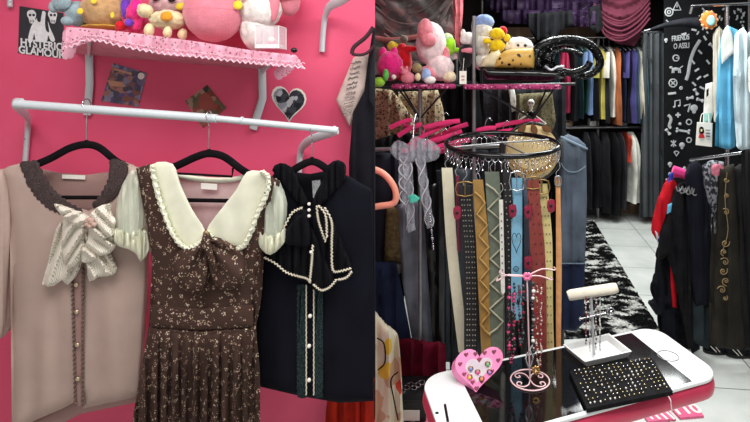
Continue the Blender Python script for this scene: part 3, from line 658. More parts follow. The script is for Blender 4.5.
# heart box
hx = thing('heart_box', 'pink heart-shaped ring box with clear window propped on the table', 'jewellery box', onplane(479, 397, ZT))
def HX(c):   # c.x right, c.y down in the face plane (pixels), c.z thickness back (m)
    Yc = 1.655+(397-c.y)*0.0019
    p = P(c.x, c.y-0.10*(c.x-478), Yc); nrm = Vector((-0.30, 0.5, -0.62)).normalized()
    return p+nrm*c.z
pk_pl = plain('pink_plastic_box', (240, 135, 185), 0.25, var=0.03)
hpts = [(x-(y-372)*0.10, y) for x, y in heart(478, 371, 48, 46, 40)]
hcase = MB().prism(hpts, 0.0, 0.035, 0.0, HX).build('case', pk_pl, hx)
hin = [(x-(y-372)*0.10, y) for x, y in heart(478, 371, 27, 25, 40)]
MB().prism(hin, -0.002, 0.002, 0, HX).build('window', plain('pale_lining', (205, 190, 200), 0.2), hx)
m = MB()
for i in range(14):
    a = 2*PI*(i+.5)/14; x = 16*sin(a)**3; y = 13*cos(a)-5*cos(2*a)-2*cos(3*a)-cos(4*a)
    cx, cy = 478+x/16*19, 371-(y+2.5)/29*37; cx -= (cy-372)*0.1
    m.prism(heart(cx, cy, 4.4, 4.4, 12), -0.003, 0.001, 0, HX)
m.build('heart_studs', plain('wine_red', (120, 15, 60), 0.4), hcase)
ringcols = [('green', (120, 190, 120)), ('blue', (110, 140, 220)), ('yellow', (230, 200, 90)), ('orange', (235, 150, 90)), ('pink', (235, 90, 150)), ('lilac', (190, 140, 220))]
for (cn, cc), (x, y) in zip(ringcols, ((487, 366), (470, 369), (469, 377), (481, 380), (477, 373), (489, 374))):
    rg = thing('toy_ring', '%s jewelled toy ring in the window of the pink heart box' % cn, 'ring', HX(Vector((x, y, -0.006))))
    mt = plain('ring_'+cn, cc, 0.2); c = HX(Vector((x, y, -0.006)))
    MB().tube([c+Vector((0.008*cos(a), 0.002, 0.008*sin(a))) for a in [i*PI/6 for i in range(12)]], 0.0018, 6, closed=True).build('band', gold, rg)
    MB().ball(c+Vector((0, -0.003, 0)), (0.0055, 0.004, 0.0055), 0, 2).build('gem', mt, rg)

# pink wire necklace stand
pw = plain('pink_wire', (236, 196, 200), 0.4, var=0.05); cws = onplane(530, 381, ZT)
ws = thing('necklace_stand', 'pale pink wire stand with round scrolled base and spreading arms', 'jewellery stand', cws)
R0 = 0.064
MB().tube([cws+Vector((R0*cos(a), R0*.95*sin(a), 0.004)) for a in [i*PI/16 for i in range(32)]], 0.0026, 8, closed=True).build('base_ring', pw, ws)
m = MB()
for sx in (-1, 1):
    for sy in (-1, 1):
        m.tube([cws+Vector((sx*x*R0, sy*y*R0, 0.004)) for x, y in ((0, 0), (.15, .45), (.45, .62), (.72, .45), (.66, .2), (.48, .25), (.52, .4))], 0.0022, 7, smooth=5)
m.build('scrolls', pw, ws)
tp = P(527, 276, 1.735)
MB().tube([cws+Vector((0, 0, .004)), (cws+tp)/2, tp], 0.0026, 8).build('pole', pw, ws)
for i, (x, y, x2, y2) in enumerate(((497, 282, 508, 276), (555, 271, 542, 270), (500, 274, 512, 277), (552, 281, 540, 277))):
    MB().tube([tp, P(x2, y2-1, 1.72+0.03*(i % 2)), P(x, y-1, 1.70+0.05*(i % 2)), P(x+(1 if x < 527 else -1), y-4, 1.70+0.05*(i % 2))], 0.0022, 7, smooth=4).build('arm', pw, ws)
m = MB()
for a in range(6): m.ball(tp+Vector((0.010*cos(a*PI/3), -0.004, 0.008*sin(a*PI/3))), (0.007, 0.005, 0.007), 0, 2)
m.build('bow_centre', plain('pink_gem', (236, 120, 165), 0.25), ws)
def necklace(name, label, xs, y0, y1, Yd, cols, r=0.004, sag=6, group=None, wav=0.6):
    o = thing(name, label, 'necklace', P(xs[0], y1, Yd), group)
    n = int((y1-y0)*Yd/F/(r*1.75)); rr = random.Random(int(xs[0]*7+y0))
    per = [MB() for _ in cols]
    for side, x in enumerate(xs):
        for i in range(n):
            py = y0+(y1-y0)*i/n; xx = x+(0 if len(xs) < 2 else (xs[1-side]-x)*0.5*max(0, (i/n-.8)/.2))
            per[rr.randrange(len(cols))].ball(P(xx+wav*sin(i*.8), py, Yd+side*0.012), r*rr.uniform(.55, 1.25), 0, 1)
    for b, c in zip(per, cols):
        if len(b.bm.verts): b.build('beads', plain('bead_%d_%d_%d' % c, c, 0.2), o)
        else: b.bm.free()
    MB().tube([P(xs[0], y0-2, Yd), P(xs[0], y1, Yd)] + ([P(xs[1], y1, Yd+.012), P(xs[1], y0-2, Yd+.012)] if len(xs) > 1 else []), 0.0008, 5).build('cord', black_paint, o)
    return o
necklace('necklace', 'magenta and black beaded necklace left on the wire stand', (509, 514), 284, 366, 1.70, [(150, 25, 72), (20, 15, 20), (190, 60, 110), (24, 16, 22)], 0.0062)
necklace('necklace', 'red and black long beads beside the wire stand pole', (519, 523), 286, 348, 1.72, [(140, 20, 40), (15, 12, 15), (80, 80, 90)], 0.0055)
necklace('necklace', 'white and grey bead strand hanging right of the pole', (533,), 284, 362, 1.71, [(225, 222, 215), (180, 175, 175), (40, 35, 40)], 0.0065)
necklace('necklace', 'thin pearl and red strand on the right arm of the wire stand', (541, 537), 286, 372, 1.73, [(225, 210, 200), (150, 30, 45), (200, 180, 160)], 0.0036)
ch = thing('charm', 'silver ribbon-shaped charm dangling on the wire stand', 'charm', P(530, 368, 1.70))
MB().tube([P(x, y, 1.695) for x, y in ((528, 352), (526, 360), (530, 368), (533, 358), (530, 350), (533, 345))], 0.0032, 8, smooth=4, flat=.5).build('loop', chrome, ch)
fb = thing('brooch', 'gold flower brooch resting on the scrolled wire base', 'brooch', onplane(536, 377, ZT)); m = MB()
for a in range(7): m.ball(P(536, 370, 1.705)+Vector((0.009*cos(a*.9), 0, 0.009*sin(a*.9))), (0.006, 0.004, 0.006), 0, 2)
m.build('petals', gold, fb); MB().tube([P(536, 371, 1.71), onplane(536, 377, ZT)+Vector((0, 0, .001))], 0.002, 6).build('pin', gold, fb)

# T-bar stand with tray
tz = thing('bracelet_stand', 'T-shaped jewellery stand with cream velvet bar rising from a white tray', 'jewellery stand', onplane(597, 360, ZT))
c4w = [onplane(585, 369, ZT), onplane(632, 358, ZT), onplane(609, 339.5, ZT), onplane(563, 351, ZT)]
wgl = plain('white_ceramic', (205, 205, 204), 0.25, var=0.03)
cen = sum(c4w, Vector())/4; m = MB(); hz = Vector((0, 0, 0.024))
inn = [cen+(p-cen)*0.86 for p in c4w]; inb = [cen+(p-cen)*0.78+Vector((0, 0, 0.008)) for p in c4w]; outb = [cen+(p-cen)*0.86 for p in c4w]
bm = m.bm; O = [bm.verts.new(p) for p in outb]; TO = [bm.verts.new(p+hz) for p in c4w]; TI = [bm.verts.new(cen+(p-cen)*0.92+hz) for p in c4w]; BI = [bm.verts.new(p) for p in inb]
for A_, B_ in ((O, TO), (TO, TI), (TI, BI)):
    for i in range(4): bm.faces.new((A_[i], A_[(i+1) % 4], B_[(i+1) % 4], B_[i]))
bm.faces.new(BI); bm.faces.new(list(reversed(O)))
m.build('tray', wgl, tz, sharp=True)
pb = onplane(594, 356, ZT); Yp = pb.y
MB().tube([pb+Vector((0, 0, .01)), P(591, 296, Yp)], 0.0052, 10).build('pole', plain('clear_rod', (205, 208, 210), 0.15, 0.3), tz)
MB().tube([P(568, 296, Yp), P(571, 295, Yp), P(613, 288.5, Yp), P(617, 287.5, Yp)], lambda f: 0.019 if 0.1 < f < .9 else 0.016, 18).build('velvet_bar', plain('cream_velvet', (224, 216, 198), 0.9, sheen=.3), tz)
m = MB().tube([P(580, 319, Yp-.01), P(606, 313, Yp-.01)], 0.0026, 8)
m.tube([P(611, 311.5, Yp-.01)+Vector((0.013*cos(a), 0, 0.013*sin(a))) for a in [i*PI/8 for i in range(16)]], 0.0024, 7, closed=True)
m.ball(P(580, 319, Yp-.01), .005).ball(P(611, 312, Yp-.01), .006)
m.build('key_rod', chrome, tz)
for i, (x, y1, cl_, nm) in enumerate(((586, 345, [(120, 20, 40), (40, 30, 30), (200, 190, 190)], 'red and silver'), (590, 352, [(190, 190, 195), (120, 120, 125)], 'thin silver'), (596, 350, [(200, 195, 190), (90, 20, 50)], 'silver and wine'), (600, 352, [(160, 160, 165), (225, 220, 215)], 'pale silver'))):
    necklace('necklace', '%s chain looped over the cream velvet bar' % nm, (x,), 298, y1, Yp-0.024, cl_, 0.0032, wav=.3)

# ================================================================== belt rack
dgold = plain('aged_gold', (150, 120, 72), .35, .8)
YK = 2.28; cK = P(502, 143.5, YK)
bk = thing('belt_rack', 'round black wire belt rack on a pole behind the phone table', 'rack', Vector((cK.x, YK, 0)))
def RG(a, r=0.245, dz=0): return cK+Vector((r*cos(a), r*.98*sin(a), 0.022*sin(a)*r/.245+dz))
MB().tube([RG(i*PI/24) for i in range(48)], 0.011, 10, closed=True).build('ring', black_gloss, bk)
for a in (0.35, 0.35+PI/2, 0.35+PI, 0.35+PI*1.5): MB().tube([RG(a), cK+Vector((0, 0, 0.004))], 0.004, 8).build('spoke', steel, bk)
MB().tube([Vector((cK.x, YK, 0.02)), cK], 0.012, 12).build('pole', black_paint, bk)
MB().tube([Vector((cK.x+.22*cos(i*PI/12), YK+.22*sin(i*PI/12), 0.012)) for i in range(24)], 0.011, 8, closed=True).tube([Vector((cK.x-.22, YK, .012)), Vector((cK.x+.22, YK, .012))], 0.009, 8).tube([Vector((cK.x, YK-.22, .012)), Vector((cK.x, YK+.22, .012))], 0.009, 8).build('foot', black_paint, bk)
# snap rings along the rim
p0 = MB().tube([Vector((0, 0.012*cos(a), -0.012+0.012*sin(a))) for a in [i*PI/7 for i in range(14)]], 0.0014, 5, closed=True).tube([Vector((0.008*cos(a), 0, -0.030+0.010*sin(a))) for a in [i*PI/6 for i in range(12)]], 0.0013, 5, closed=True).tube([Vector((0, 0, -0.040)), Vector((0.004, 0, -0.048)), Vector((-.004, 0, -.056)), Vector((0, 0, -0.062))], 0.0012, 5).build('snap_hook', chrome, bk)
for i in range(60):
    o = p0 if i == 0 else p0.copy()
    if i: COL.objects.link(o)
    o.location = RG(i*2*PI/60)-Vector(bk.location)+Vector((0, 0, -0.03)); o.rotation_euler.z = i*2*PI/60+rr.uniform(-.5, .5)
LE = lambda n, c, **k: plain(n, c, 0.5, var=k.get('var', .14), scale=40, bump=.3, bs=150)
def belt(label, x0, y0, x1, y1, w, m, Y=2.08, buckle=None, bm_=gold, studs=None, cross=None, holes=None, wob=2.5, ph=0):
    w *= .9; o = thing('belt', label, 'belt', P(x1, y1, Y)); k = Y/F
    n = 26
    def ctr(f): return (x0+(x1-x0)*f+wob*sin(f*3.6+ph)*min(1, f*3), y0+(y1-y0)*f)
    L = [(ctr(i/n)[0]-w/2, ctr(i/n)[1]) for i in range(n+1)]; R = [(ctr(i/n)[0]+w/2, ctr(i/n)[1]) for i in range(n, -1, -1)]
    st_ = MB().sheet(L+[(ctr(1)[0], ctr(1)[1]+3)]+R, Y, lambda x, y: 0.006*sin(y/23+ph), 0.0015, 2, 0.004, 4).build('strap', m, o)
    Yf = lambda y: Y-0.006*sin(y/23+ph)-0.003
    if buckle:
        bx, by = ctr(0)[0], y0+3; hw, hh = w*.58, buckle
        MB().tube([P(bx+sx*hw, by+sy*hh, Y-.010) for sx, sy in ((-1, -1), (1, -1), (1, 1), (-1, 1))], 0.0028, 8, closed=True, smooth=2).tube([P(bx, by-hh, Y-.012), P(bx, by+hh, Y-.012)], .0025, 6).build('buckle', bm_, o)
    if studs:
        cols_, sm, sp, sr = studs; b = MB(); nn = int((y1-y0-16)/sp)
        for i in range(nn):
            y = y0+14+i*sp; cx = ctr((y-y0)/(y1-y0))[0]
            for c in cols_: b.ball(P(cx+c*w, y, Yf(y)), (sr, .0025, sr), 0, 1)
        b.build('studs', sm, st_)
    if cross:
        cm_, per = cross; b = MB(); nn = int((y1-y0-14)/per)
        for s in (1, -1):
            if s == -1: continue
            b.tube([P(ctr((12+i*per)/(y1-y0))[0]+s*(w*.47 if i % 2 else -w*.47), y0+12+i*per, Yf(y0+12+i*per)-.004) for i in range(nn)], (.0042 if 1 else 0) if s == 1 else .003, 7, smooth=2)
        b.build('lacing', cm_, st_)
    # hook up to the ring
    MB().tube([P(ctr(0)[0], y0+1, Y), P(ctr(0)[0]-2, y0-5, Y), P(ctr(0)[0]+2, y0-11, Y), P(ctr(0)[0], y0-17, Y+.004), P(ctr(0)[0]-2, y0-14, Y+.012)], .0018, 6, smooth=4).build('s_hook', chrome, o)
    return o
ochre_d = LE('dark_ochre', (178, 140, 78))
belt('cream canvas belt, leftmost on the round rack', 447, 168, 463, 352, 12, LE('cream_leather', (204, 196, 172), var=.05), 2.13, wob=-2)
belt('black belt with rows of metal eyelets and gold buckle', 465, 186, 472, 360, 15, LE('black_leather', (20, 20, 22)), 2.09, 6, dgold, ((-.3, .3, -.12, .12), plain('nickel_stud', (165, 160, 150), .3, .8), 5.2, .0034))
belt('slate blue belt behind the mustard one', 478, 190, 482, 356, 8, LE('slate_leather', (52, 60, 72)), 2.14, None, studs=((0,), chrome, 14, .003))
belt('mustard leather belt wound with cord', 478, 180, 489, 358, 11, LE('mustard_leather', (150, 114, 58)), 2.07, None, cross=(ochre_d, 11), ph=1)
belt('grey green belt laced with zigzag cord', 492, 172, 498, 356, 16, LE('sage_leather', (98, 106, 92)), 2.075, None, cross=(LE('pale_cord', (164, 162, 140)), 12.5), ph=.5)
belt('thin white belt punched with black dots', 501, 200, 503, 292, 4.5, LE('white_leather', (215, 212, 204)), 2.05, None, studs=((0,), black_gloss, 7, .003), wob=0)
belt('narrow black belt with silver studs and charms', 507, 170, 511, 362, 9, MATS['black_leather'], 2.065, None, studs=((-.3, .25), plain('nickel_stud', (165, 160, 150), .3, .8), 6, .0036))
lb = belt('light blue belt stitched with a heart outline', 517, 178, 516.5, 318, 12, LE('sky_leather', (116, 168, 196), var=.06), 2.06, 8, chrome, wob=0, ph=2)
for y in (243, 298): MB().tube([P(x, yy, 2.045) for x, yy in heart(516.5, y, 9, 20 if y < 250 else 12, 20)], .0014, 5, closed=True).build('heart_stitch', black_paint, lb)
MB().tube([P(516+2.5*cos(i*PI/5), 269+2.5*sin(i*PI/5), 2.046) for i in range(10)], .0016, 5, closed=True).build('eyelet', black_paint, lb)
belt('faded denim blue strap between the light blue and brick belts', 527, 178, 529, 300, 9, LE('denim_strap', (84, 98, 120)), 2.12)
belt('brick red leather belt with punched holes', 533, 180, 542, 362, 13, LE('brick_leather', (128, 50, 44)), 2.045, 5, dgold, ((-.25, .25), plain('punched_dark', (50, 20, 18), .8), 10, .0028))
belt('pale yellow belt with slanted stud rows', 542, 184, 552, 362, 12, LE('butter_leather', (196, 180, 122)), 2.055, 6, dgold, ((-.3, 0, .3), plain('dark_stud', (90, 76, 50), .4, .5), 9, .0028), ph=1.2)
belt('narrow tan belt, rightmost on the round rack', 558, 178, 559, 352, 5, LE('tan_leather', (206, 148, 96)), 2.08, 4, steel, wob=1)
belt('plain black strap hidden between the white-dotted and light blue belts', 524, 190, 525, 358, 6, MATS['black_leather'], 2.16)
belt('wine coloured strap between the cream and black belts', 457.5, 176, 459, 250, 4, LE('wine_leather', (100, 24, 50)), 2.12, wob=0)
mgt = plain('magenta_tag', (132, 18, 52), .4)
for i, (x, y, lab) in enumerate(((457, 213, 'red plastic tag hanging between the cream and black belts'), (512.5, 211, 'square red skull-style tag hanging on the light blue belt'), (528, 212, 'round red tag hanging left of the brick belt'), (551, 206, 'magenta tag hanging on the pale yellow belt'), (528, 263, 'dark wine tag low beside the light blue belt'))):
    o = thing('hang_tag', lab, 'tag', P(x, y, 2.03))
    MB().sheet([(x-3.5, y-5), (x+3.5, y-6), (x+3.5, y+5), (x-2.5, y+6)], 2.035, None, .003, 2, .004, 3, smooth=2).build('card', mgt, o)
    MB().tube([P(x, y-5, 2.033), P(x+1, y-14, 2.04)], .001, 5).build('string', black_paint, o)
    MB().ball(P(x, y, 2.03), (.006, .003, .007), .2, 2).build('emblem', black_gloss, o)

# ================================================================== plush display shelves + clothes rack on the left
leop_p = patterned('pink_leopard', (176, 62, 112), [(60, 20, 40), (235, 160, 190), (90, 30, 60)], 85, 'dots', .42, dist=.6)
def pad_shelf(name, label, x0, x1, y, Ya, Yb, polex, hub=None, ptop=None):
    hub = hub or polex
    o = thing(name, label, 'display shelf', Vector((P(polex, 0, (Ya+Yb)/2).x, (Ya+Yb)/2, 0)))
    MB().box(((P(x0, y, Ya).x+P(x1, y, Ya).x)/2, (Ya+Yb)/2, P(0, y, Ya).z), (P(x1, y, Ya).x-P(x0, y, Ya).x, Yb-Ya, .025), .010).build('padded_top', leop_p, o)
    Ym = (Ya+Yb)/2
    MB().tube([Vector((P(polex, 0, Ym).x, Ym, 0.01)), Vector((P(polex, 0, Ym).x, Ym, P(0, y, Ya).z-.01 if ptop is None else P(0, ptop, Ym).z))], .010, 10).build('pole', steel, o)
    cx = Vector((P(hub, 0, Ym).x, Ym, P(0, y+32, Ym).z))
    for sx in (-1, 1):
        for sy in (-1, 1): MB().tube([cx, Vector(((P(x0 if sx < 0 else x1, 0, Ya).x*.75+cx.x*.25), Ym+sy*.1, P(0, y, Ya).z-.01))], .005, 7).build('brace', black_paint, o)
    MB().box((P(polex, 0, Ym).x, Ym, .01), (.34, .34, .02), .004).build('base_plate', steel, o)
    return o
ZS1 = pad_shelf('display_shelf', 'pink leopard padded shelf holding the soft toys at left', 391, 456, 86.5, 2.60, 2.86, 420)
pad_shelf('display_shelf', 'pink leopard padded shelf holding the gold bag', 464, 562, 87, 2.56, 2.84, 474, 533, 16)
magp = fur('magenta_plush', (226, 42, 128)); redp = fur('red_plush', (200, 24, 36)); wp2 = fur('blush_white_plush', (232, 208, 208)); pp = fur('peach_pink_plush', (238, 140, 150))
plush('plush_monster', 'magenta round soft toy with short ears at the left of the shelf', 'soft toy', 2.68, [('body', 390, 66, 13, 15, 0, magp), ('ear', 383, 53, 4, 6, 0, magp), ('ear', 394, 53, 4, 6, 0, magp), ('eye', 395, 77, 2.4, 2.6, -.06, pearl, .01), ('arm', 401, 70, 4, 6, -.02, magp), ('pocket', 388, 75, 7, 5, -.05, plain('dark_pink_felt', (150, 20, 80)), .02)])
plush('plush_frog', 'small green soft toy tucked at the shelf end', 'soft toy', 2.60, [('body', 379, 82, 6, 5, 0, grn), ('head', 386, 75, 3, 6, -.01, fur('leaf_green', (90, 190, 80))), ('arm', 375, 84, 4, 3, 0, grn)])
plush('plush_devil', 'red soft toy with outstretched arm behind the magenta one', 'soft toy', 2.78, [('body', 404, 62, 8, 16, 0, redp), ('head', 402, 48, 5, 5, 0, redp), ('arm', 410, 49, 8, 3.2, -.02, redp), ('leg', 401, 76, 4, 5, -.02, redp)])
plush('plush_bird', 'yellow and grey small soft toy behind the red one', 'soft toy', 2.84, [('body', 393, 47, 6, 6, 0, yel), ('wing', 399, 42, 8, 3, 0, fur('grey_fur', (110, 100, 90))), ('head', 404, 39, 4, 4, 0, fur('grey_fur', (110, 100, 90)))])
plush('plush_rabbit', 'big white and pink soft toy wrapped in clear film', 'soft toy', 2.72, [('head', 431, 44, 15, 22, 0, wp2), ('ear', 426, 32, 8, 12, -.06, pp), ('ear', 429, 41, 8, 7, -.08, pp), ('body', 440, 68, 14, 13, -.02, wp2), ('leg', 429, 74, 10, 8, -.05, pp), ('leg', 449, 77, 7, 6, -.05, fur('butter_fur', (232, 214, 180))), ('arm', 446, 57, 4, 10, -.02, pp)])
plush('plush_doll', 'small pastel doll with blue dress in front of the big white toy', 'soft toy', 2.62, [('body', 426, 75, 5, 7, 0, fur('baby_blue', (150, 175, 215))), ('head', 417, 68, 5, 5, 0, fur('olive_hair', (150, 130, 90))), ('skirt', 430, 80, 6, 4, -.01, wht), ('arm', 418, 77, 3, 4, -.02, crm)])
plush('plush_pig', 'small pale pink soft toy at the front of the shelf', 'soft toy', 2.62, [('body', 408, 78, 7, 6, 0, pkf), ('head', 405, 72, 4, 4, -.01, pkf), ('ear', 402, 68, 1.6, 2, -.02, pkf), ('ear', 407, 68, 1.6, 2, -.02, pkf)])
plush('plush_frog', 'lime green soft toy right of the big white toy', 'soft toy', 2.80, [('body', 449, 46, 7, 10, 0, fur('bright_lime', (160, 225, 40))), ('arm', 456, 50, 5, 2.6, 0, fur('bright_lime', (160, 225, 40))), ('head', 447, 38, 6, 5, 0, fur('pale_lime', (200, 225, 170)))])
plush('plush_mouse', 'white soft toy in a black dress at left of the steel pole', 'soft toy', 2.74, [('head', 468, 39, 8, 7, 0, wht), ('body', 466, 55, 8, 13, 0, fur('black_fur', (18, 18, 20))), ('bow', 468, 51, 7, 3, -.03, pkf), ('ear', 463, 33, 2.5, 4, 0, wht), ('leg', 463, 72, 4, 8, 0, fur('black_fur', (18, 18, 20)))])
plush('plush_puppy', 'white soft toy with a pale blue cap', 'soft toy', 2.82, [('head', 483, 30, 9, 9, 0, wht), ('cap', 484, 22, 10, 7.5, -.005, fur('cap_blue', (140, 165, 215))), ('body', 482, 45, 9, 12, 0, wht), ('ear', 474, 27, 2.6, 9, 0, fur('lilac_fur', (165, 155, 180))), ('leg', 482, 62, 9, 8, 0, wht)])
plush('plush_bear', 'plain yellow soft toy with a red hood', 'soft toy', 2.74, [('body', 497, 46, 8, 7, 0, fur('sun_yellow', (240, 200, 20))), ('head', 497, 34, 8, 6, 0, fur('sun_yellow', (240, 200, 20))), ('hood', 503, 31, 4.5, 5, .01, redp), ('arm', 487, 41, 4.5, 3, 0, fur('sun_yellow', (240, 200, 20))), ('arm', 507, 38, 3.5, 4, 0, fur('sun_yellow', (240, 200, 20))), ('leg', 493, 58, 4, 8, 0, fur('sun_yellow', (240, 200, 20)))])
plush('plush_cushion', 'white domed soft toy with dark eyes behind the gold bag', 'soft toy', 2.80, [('body', 519, 47, 14, 10, 0, wht), ('eye', 517, 46, 1.5, 1.5, -.05, black_gloss, .006), ('eye', 524, 46, 1.5, 1.5, -.05, black_gloss, .006), ('base', 520, 66, 12, 14, 0, wht)])
# gold bag
gb = thing('handbag', 'gold dome-topped bag with black dots and black base on the padded shelf', 'bag', P(515, 82, 2.66))
goldc = patterned('gold_dotted', (212, 168, 88), [(24, 20, 18)], 26, 'dots', .22, rough=.35)
MB().sheet([(494, 68), (496, 58), (504, 51), (514, 48.5), (533, 47.5), (535, 58), (534, 69)], 2.66, wrinkle(.006), .05, 9, .02, 2.5).build('gold_panel', goldc, gb)
MB().sheet([(480, 68), (483, 59), (490, 53), (499, 50), (502, 56), (496, 69)], 2.68, None, .04, 7, .02, 3).build('side_panel', cloth('champagne', (210, 196, 160)), gb)
MB().sheet([(479, 67), (534, 68), (562, 70), (566, 78), (548, 81), (486, 79)], 2.665, None, .05, 5, .03, 3).build('base', black_gloss, gb)
for x, y in ((502, 63), (513, 60), (521, 64), (520, 56), (530, 56)): MB().ball(P(x, y, 2.605), (.005, .003, .005), 0, 2).build('stud', black_gloss, gb)
bbg = thing('handbag', 'glossy black bag with looping curved handles beside the gold bag', 'bag', P(560, 80, 2.70))
tins = patterned('crinkled_black', (9, 9, 11), [(200, 203, 210)]+[(9, 9, 11)]*9, 100, 'dots', .30, sc=(1, 1, 2.2), rough=.16, bumpv=.6)
MB().tube([P(x, y, 2.68+d) for x, y, d in ((541, 76, 0), (537, 62, 0), (538, 50, 0), (550, 43, 0), (570, 40, .02), (588, 44, .02), (597, 53, .02), (600, 64, .02), (594, 72, .02), (584, 76, .02), (572, 74, 0))], lambda f: .030-.012*f, 12, smooth=6).build('handle', tins, bbg)
MB().tube([P(x, y, 2.64) for x, y in ((545, 74), (556, 70), (572, 73), (586, 68), (590, 62))], lambda f: .018, 10, smooth=6).tube([P(x, y, 2.66) for x, y in ((552, 52), (562, 50), (575, 52), (582, 56))], .012, 8, smooth=5).build('handle', tins, bbg)
MB().sheet([(536, 46), (548, 44), (556, 54), (552, 64), (558, 72), (562, 79), (540, 81), (535, 66)], 2.70, wrinkle(.02, .2), .05, 5, .02, 2.5).build('body', tins, bbg)
MB().tube([P(x, y, 2.62) for x, y in ((545, 66), (551, 70), (557, 67), (564, 66))], .007, 8, smooth=4).build('trim_roll', plain('silver_foil', (200, 202, 210), .2, .7), bbg)
pt = thing('price_tag', 'white paper price tag hanging under the toys', 'price tag', P(463, 84, 2.55))
quad([(459.5, 71), (466.5, 71), (466.5, 84), (459.5, 84)], 2.56).build('card', white_label, pt, sharp=True)
MB().tube([P(461.5, 76, 2.553), P(464.5, 76, 2.553)], .002, 5).tube([P(461.5, 79.5, 2.553), P(464.5, 79.5, 2.553)], .002, 5).build('red_print', plain('faded_red', (200, 130, 130)), pt)
MB().tube([P(463, 71, 2.555), P(464, 58, 2.62)], .001, 5).build('string', white_label, pt)

def garment(name, label, cat, pts, Y, m, fo=(.010, 12, 0), bulge=.02, edge=6, step=4, group=None, sm=0, parts=()):
    b = max(p[1] for p in pts); cx = sum(p[0] for p in pts)/len(pts)
    o = thing(name, label, cat, P(cx, b, Y), group)
    MB().sheet(pts, Y, addf(folds(*fo), wrinkle(.008, .08)), bulge, edge, .004, step, smooth=sm).build('body', m, o)
    for nm, q, mm, d in parts: MB().sheet(q, Y-d, wrinkle(.004, .1), .005, 3, .003, max(2, step-1)).build(nm, mm, o)
    return o
leo = patterned('leopard', (204, 186, 150), [(58, 46, 38), (110, 84, 56)], 55, 'rings', .24, dist=1.0)
garment('blouse', 'leopard print top hanging under the toy shelf at left', 'blouse', [(374, 88), (392, 90), (414, 118), (408, 150), (376, 152)], 3.05, leo)
garment('blouse', 'leopard print top hanging in the middle under the toy shelf', 'blouse', [(398, 92), (438, 90), (443, 108), (446, 128), (440, 150), (404, 150), (410, 118)], 3.12, leo)
garment('blouse', 'brown mottled top under the right padded shelf', 'blouse', [(516, 94), (552, 92), (556, 120), (552, 135), (516, 132)], 3.2, patterned('khaki_print', (120, 112, 84), [(82, 76, 60)], 60, 'rings', .2))
dk = [('black dress with puffed hem behind the price tag', [(444, 78), (478, 82), (486, 150), (440, 156), (442, 120)], 3.3, black_cloth),
      ('black lace dress behind the right shelf pole', [(476, 84), (516, 88), (520, 150), (478, 152)], 3.36, cloth('charcoal_lace', (44, 42, 46), .5, 60)),
      ('washed black top right of the lace dress', [(504, 90), (566, 84), (566, 150), (508, 150)], 3.44, black_cloth2)]
for l_, p_, y_, m_ in dk: garment('dress', l_, 'dress', p_, y_, m_, (.02, 11, .5))
garment('blouse', 'black and white striped sleeve behind the lace dress', 'blouse', [(508, 86), (514, 86), (518, 110), (512, 112)], 3.28, white_cloth, (.003, 5), .006, 2, 3)
ps = thing('figurine', 'small white skeleton charm pinned below the right padded shelf', 'figurine', P(533, 130, 2.95))
MB().ball(P(531, 103, 2.94), (.020, .018, .022), 0, 3).ball(P(531, 108, 2.94), (.012, .012, .012), 0, 2).build('skull', pearl, ps)
MB().ball(P(529.5, 103, 2.918), .005, 0, 2).ball(P(532.5, 103, 2.918), .005, 0, 2).build('eye_sockets', black_gloss, ps)
MB().sheet([(527, 111), (536, 111), (537, 118), (528, 119)], 2.95, None, .01, 3, .004, 3).build('shirt', black_cloth, ps)
MB().tube([P(516, 122, 2.95), P(526, 116, 2.95), P(531, 110, 2.95), P(536, 116, 2.95), P(546, 124, 2.95)], .004, 7).tube([P(529, 118, 2.95), P(524, 126, 2.95)], .004, 6).tube([P(535, 118, 2.95), P(538, 128, 2.95)], .004, 6).build('bones', pearl, ps)
# left rack rails
hr_ = thing('hanging_rail', 'thin black rail carrying the printed tops under the toy shelves', 'rail', P(470, 88, 3.3)); MB().tube([P(360, 88, 3.2), P(575, 84, 3.35)], .010, 8).build('bar', black_paint, hr_)
MB().tube([P(482, 87, 3.27), P(482, 87, 3.27)+Vector((0, 0, 1.15))], .006, 8).build('drop_rod', black_paint, hr_)
rk = thing('clothes_rack', 'black steel clothes rack carrying jeans at the left of the shop', 'rack', P(420, 376, 2.95))
MB().tube([P(362, 150, 2.86), P(575, 144, 2.86)], .012, 10).build('rail', steel, rk)
for x in (452, 562): MB().tube([Vector((P(x, 0, 2.9).x, 2.9, 0)), P(x, 147, 2.9)], .013, 10).build('post', black_paint, rk)
MB().tube([Vector((P(452, 0, 2.9).x, 2.9, .02)), Vector((P(562, 0, 2.9).x, 2.9, .02))], .013, 10).build('bottom_rail', black_paint, rk)
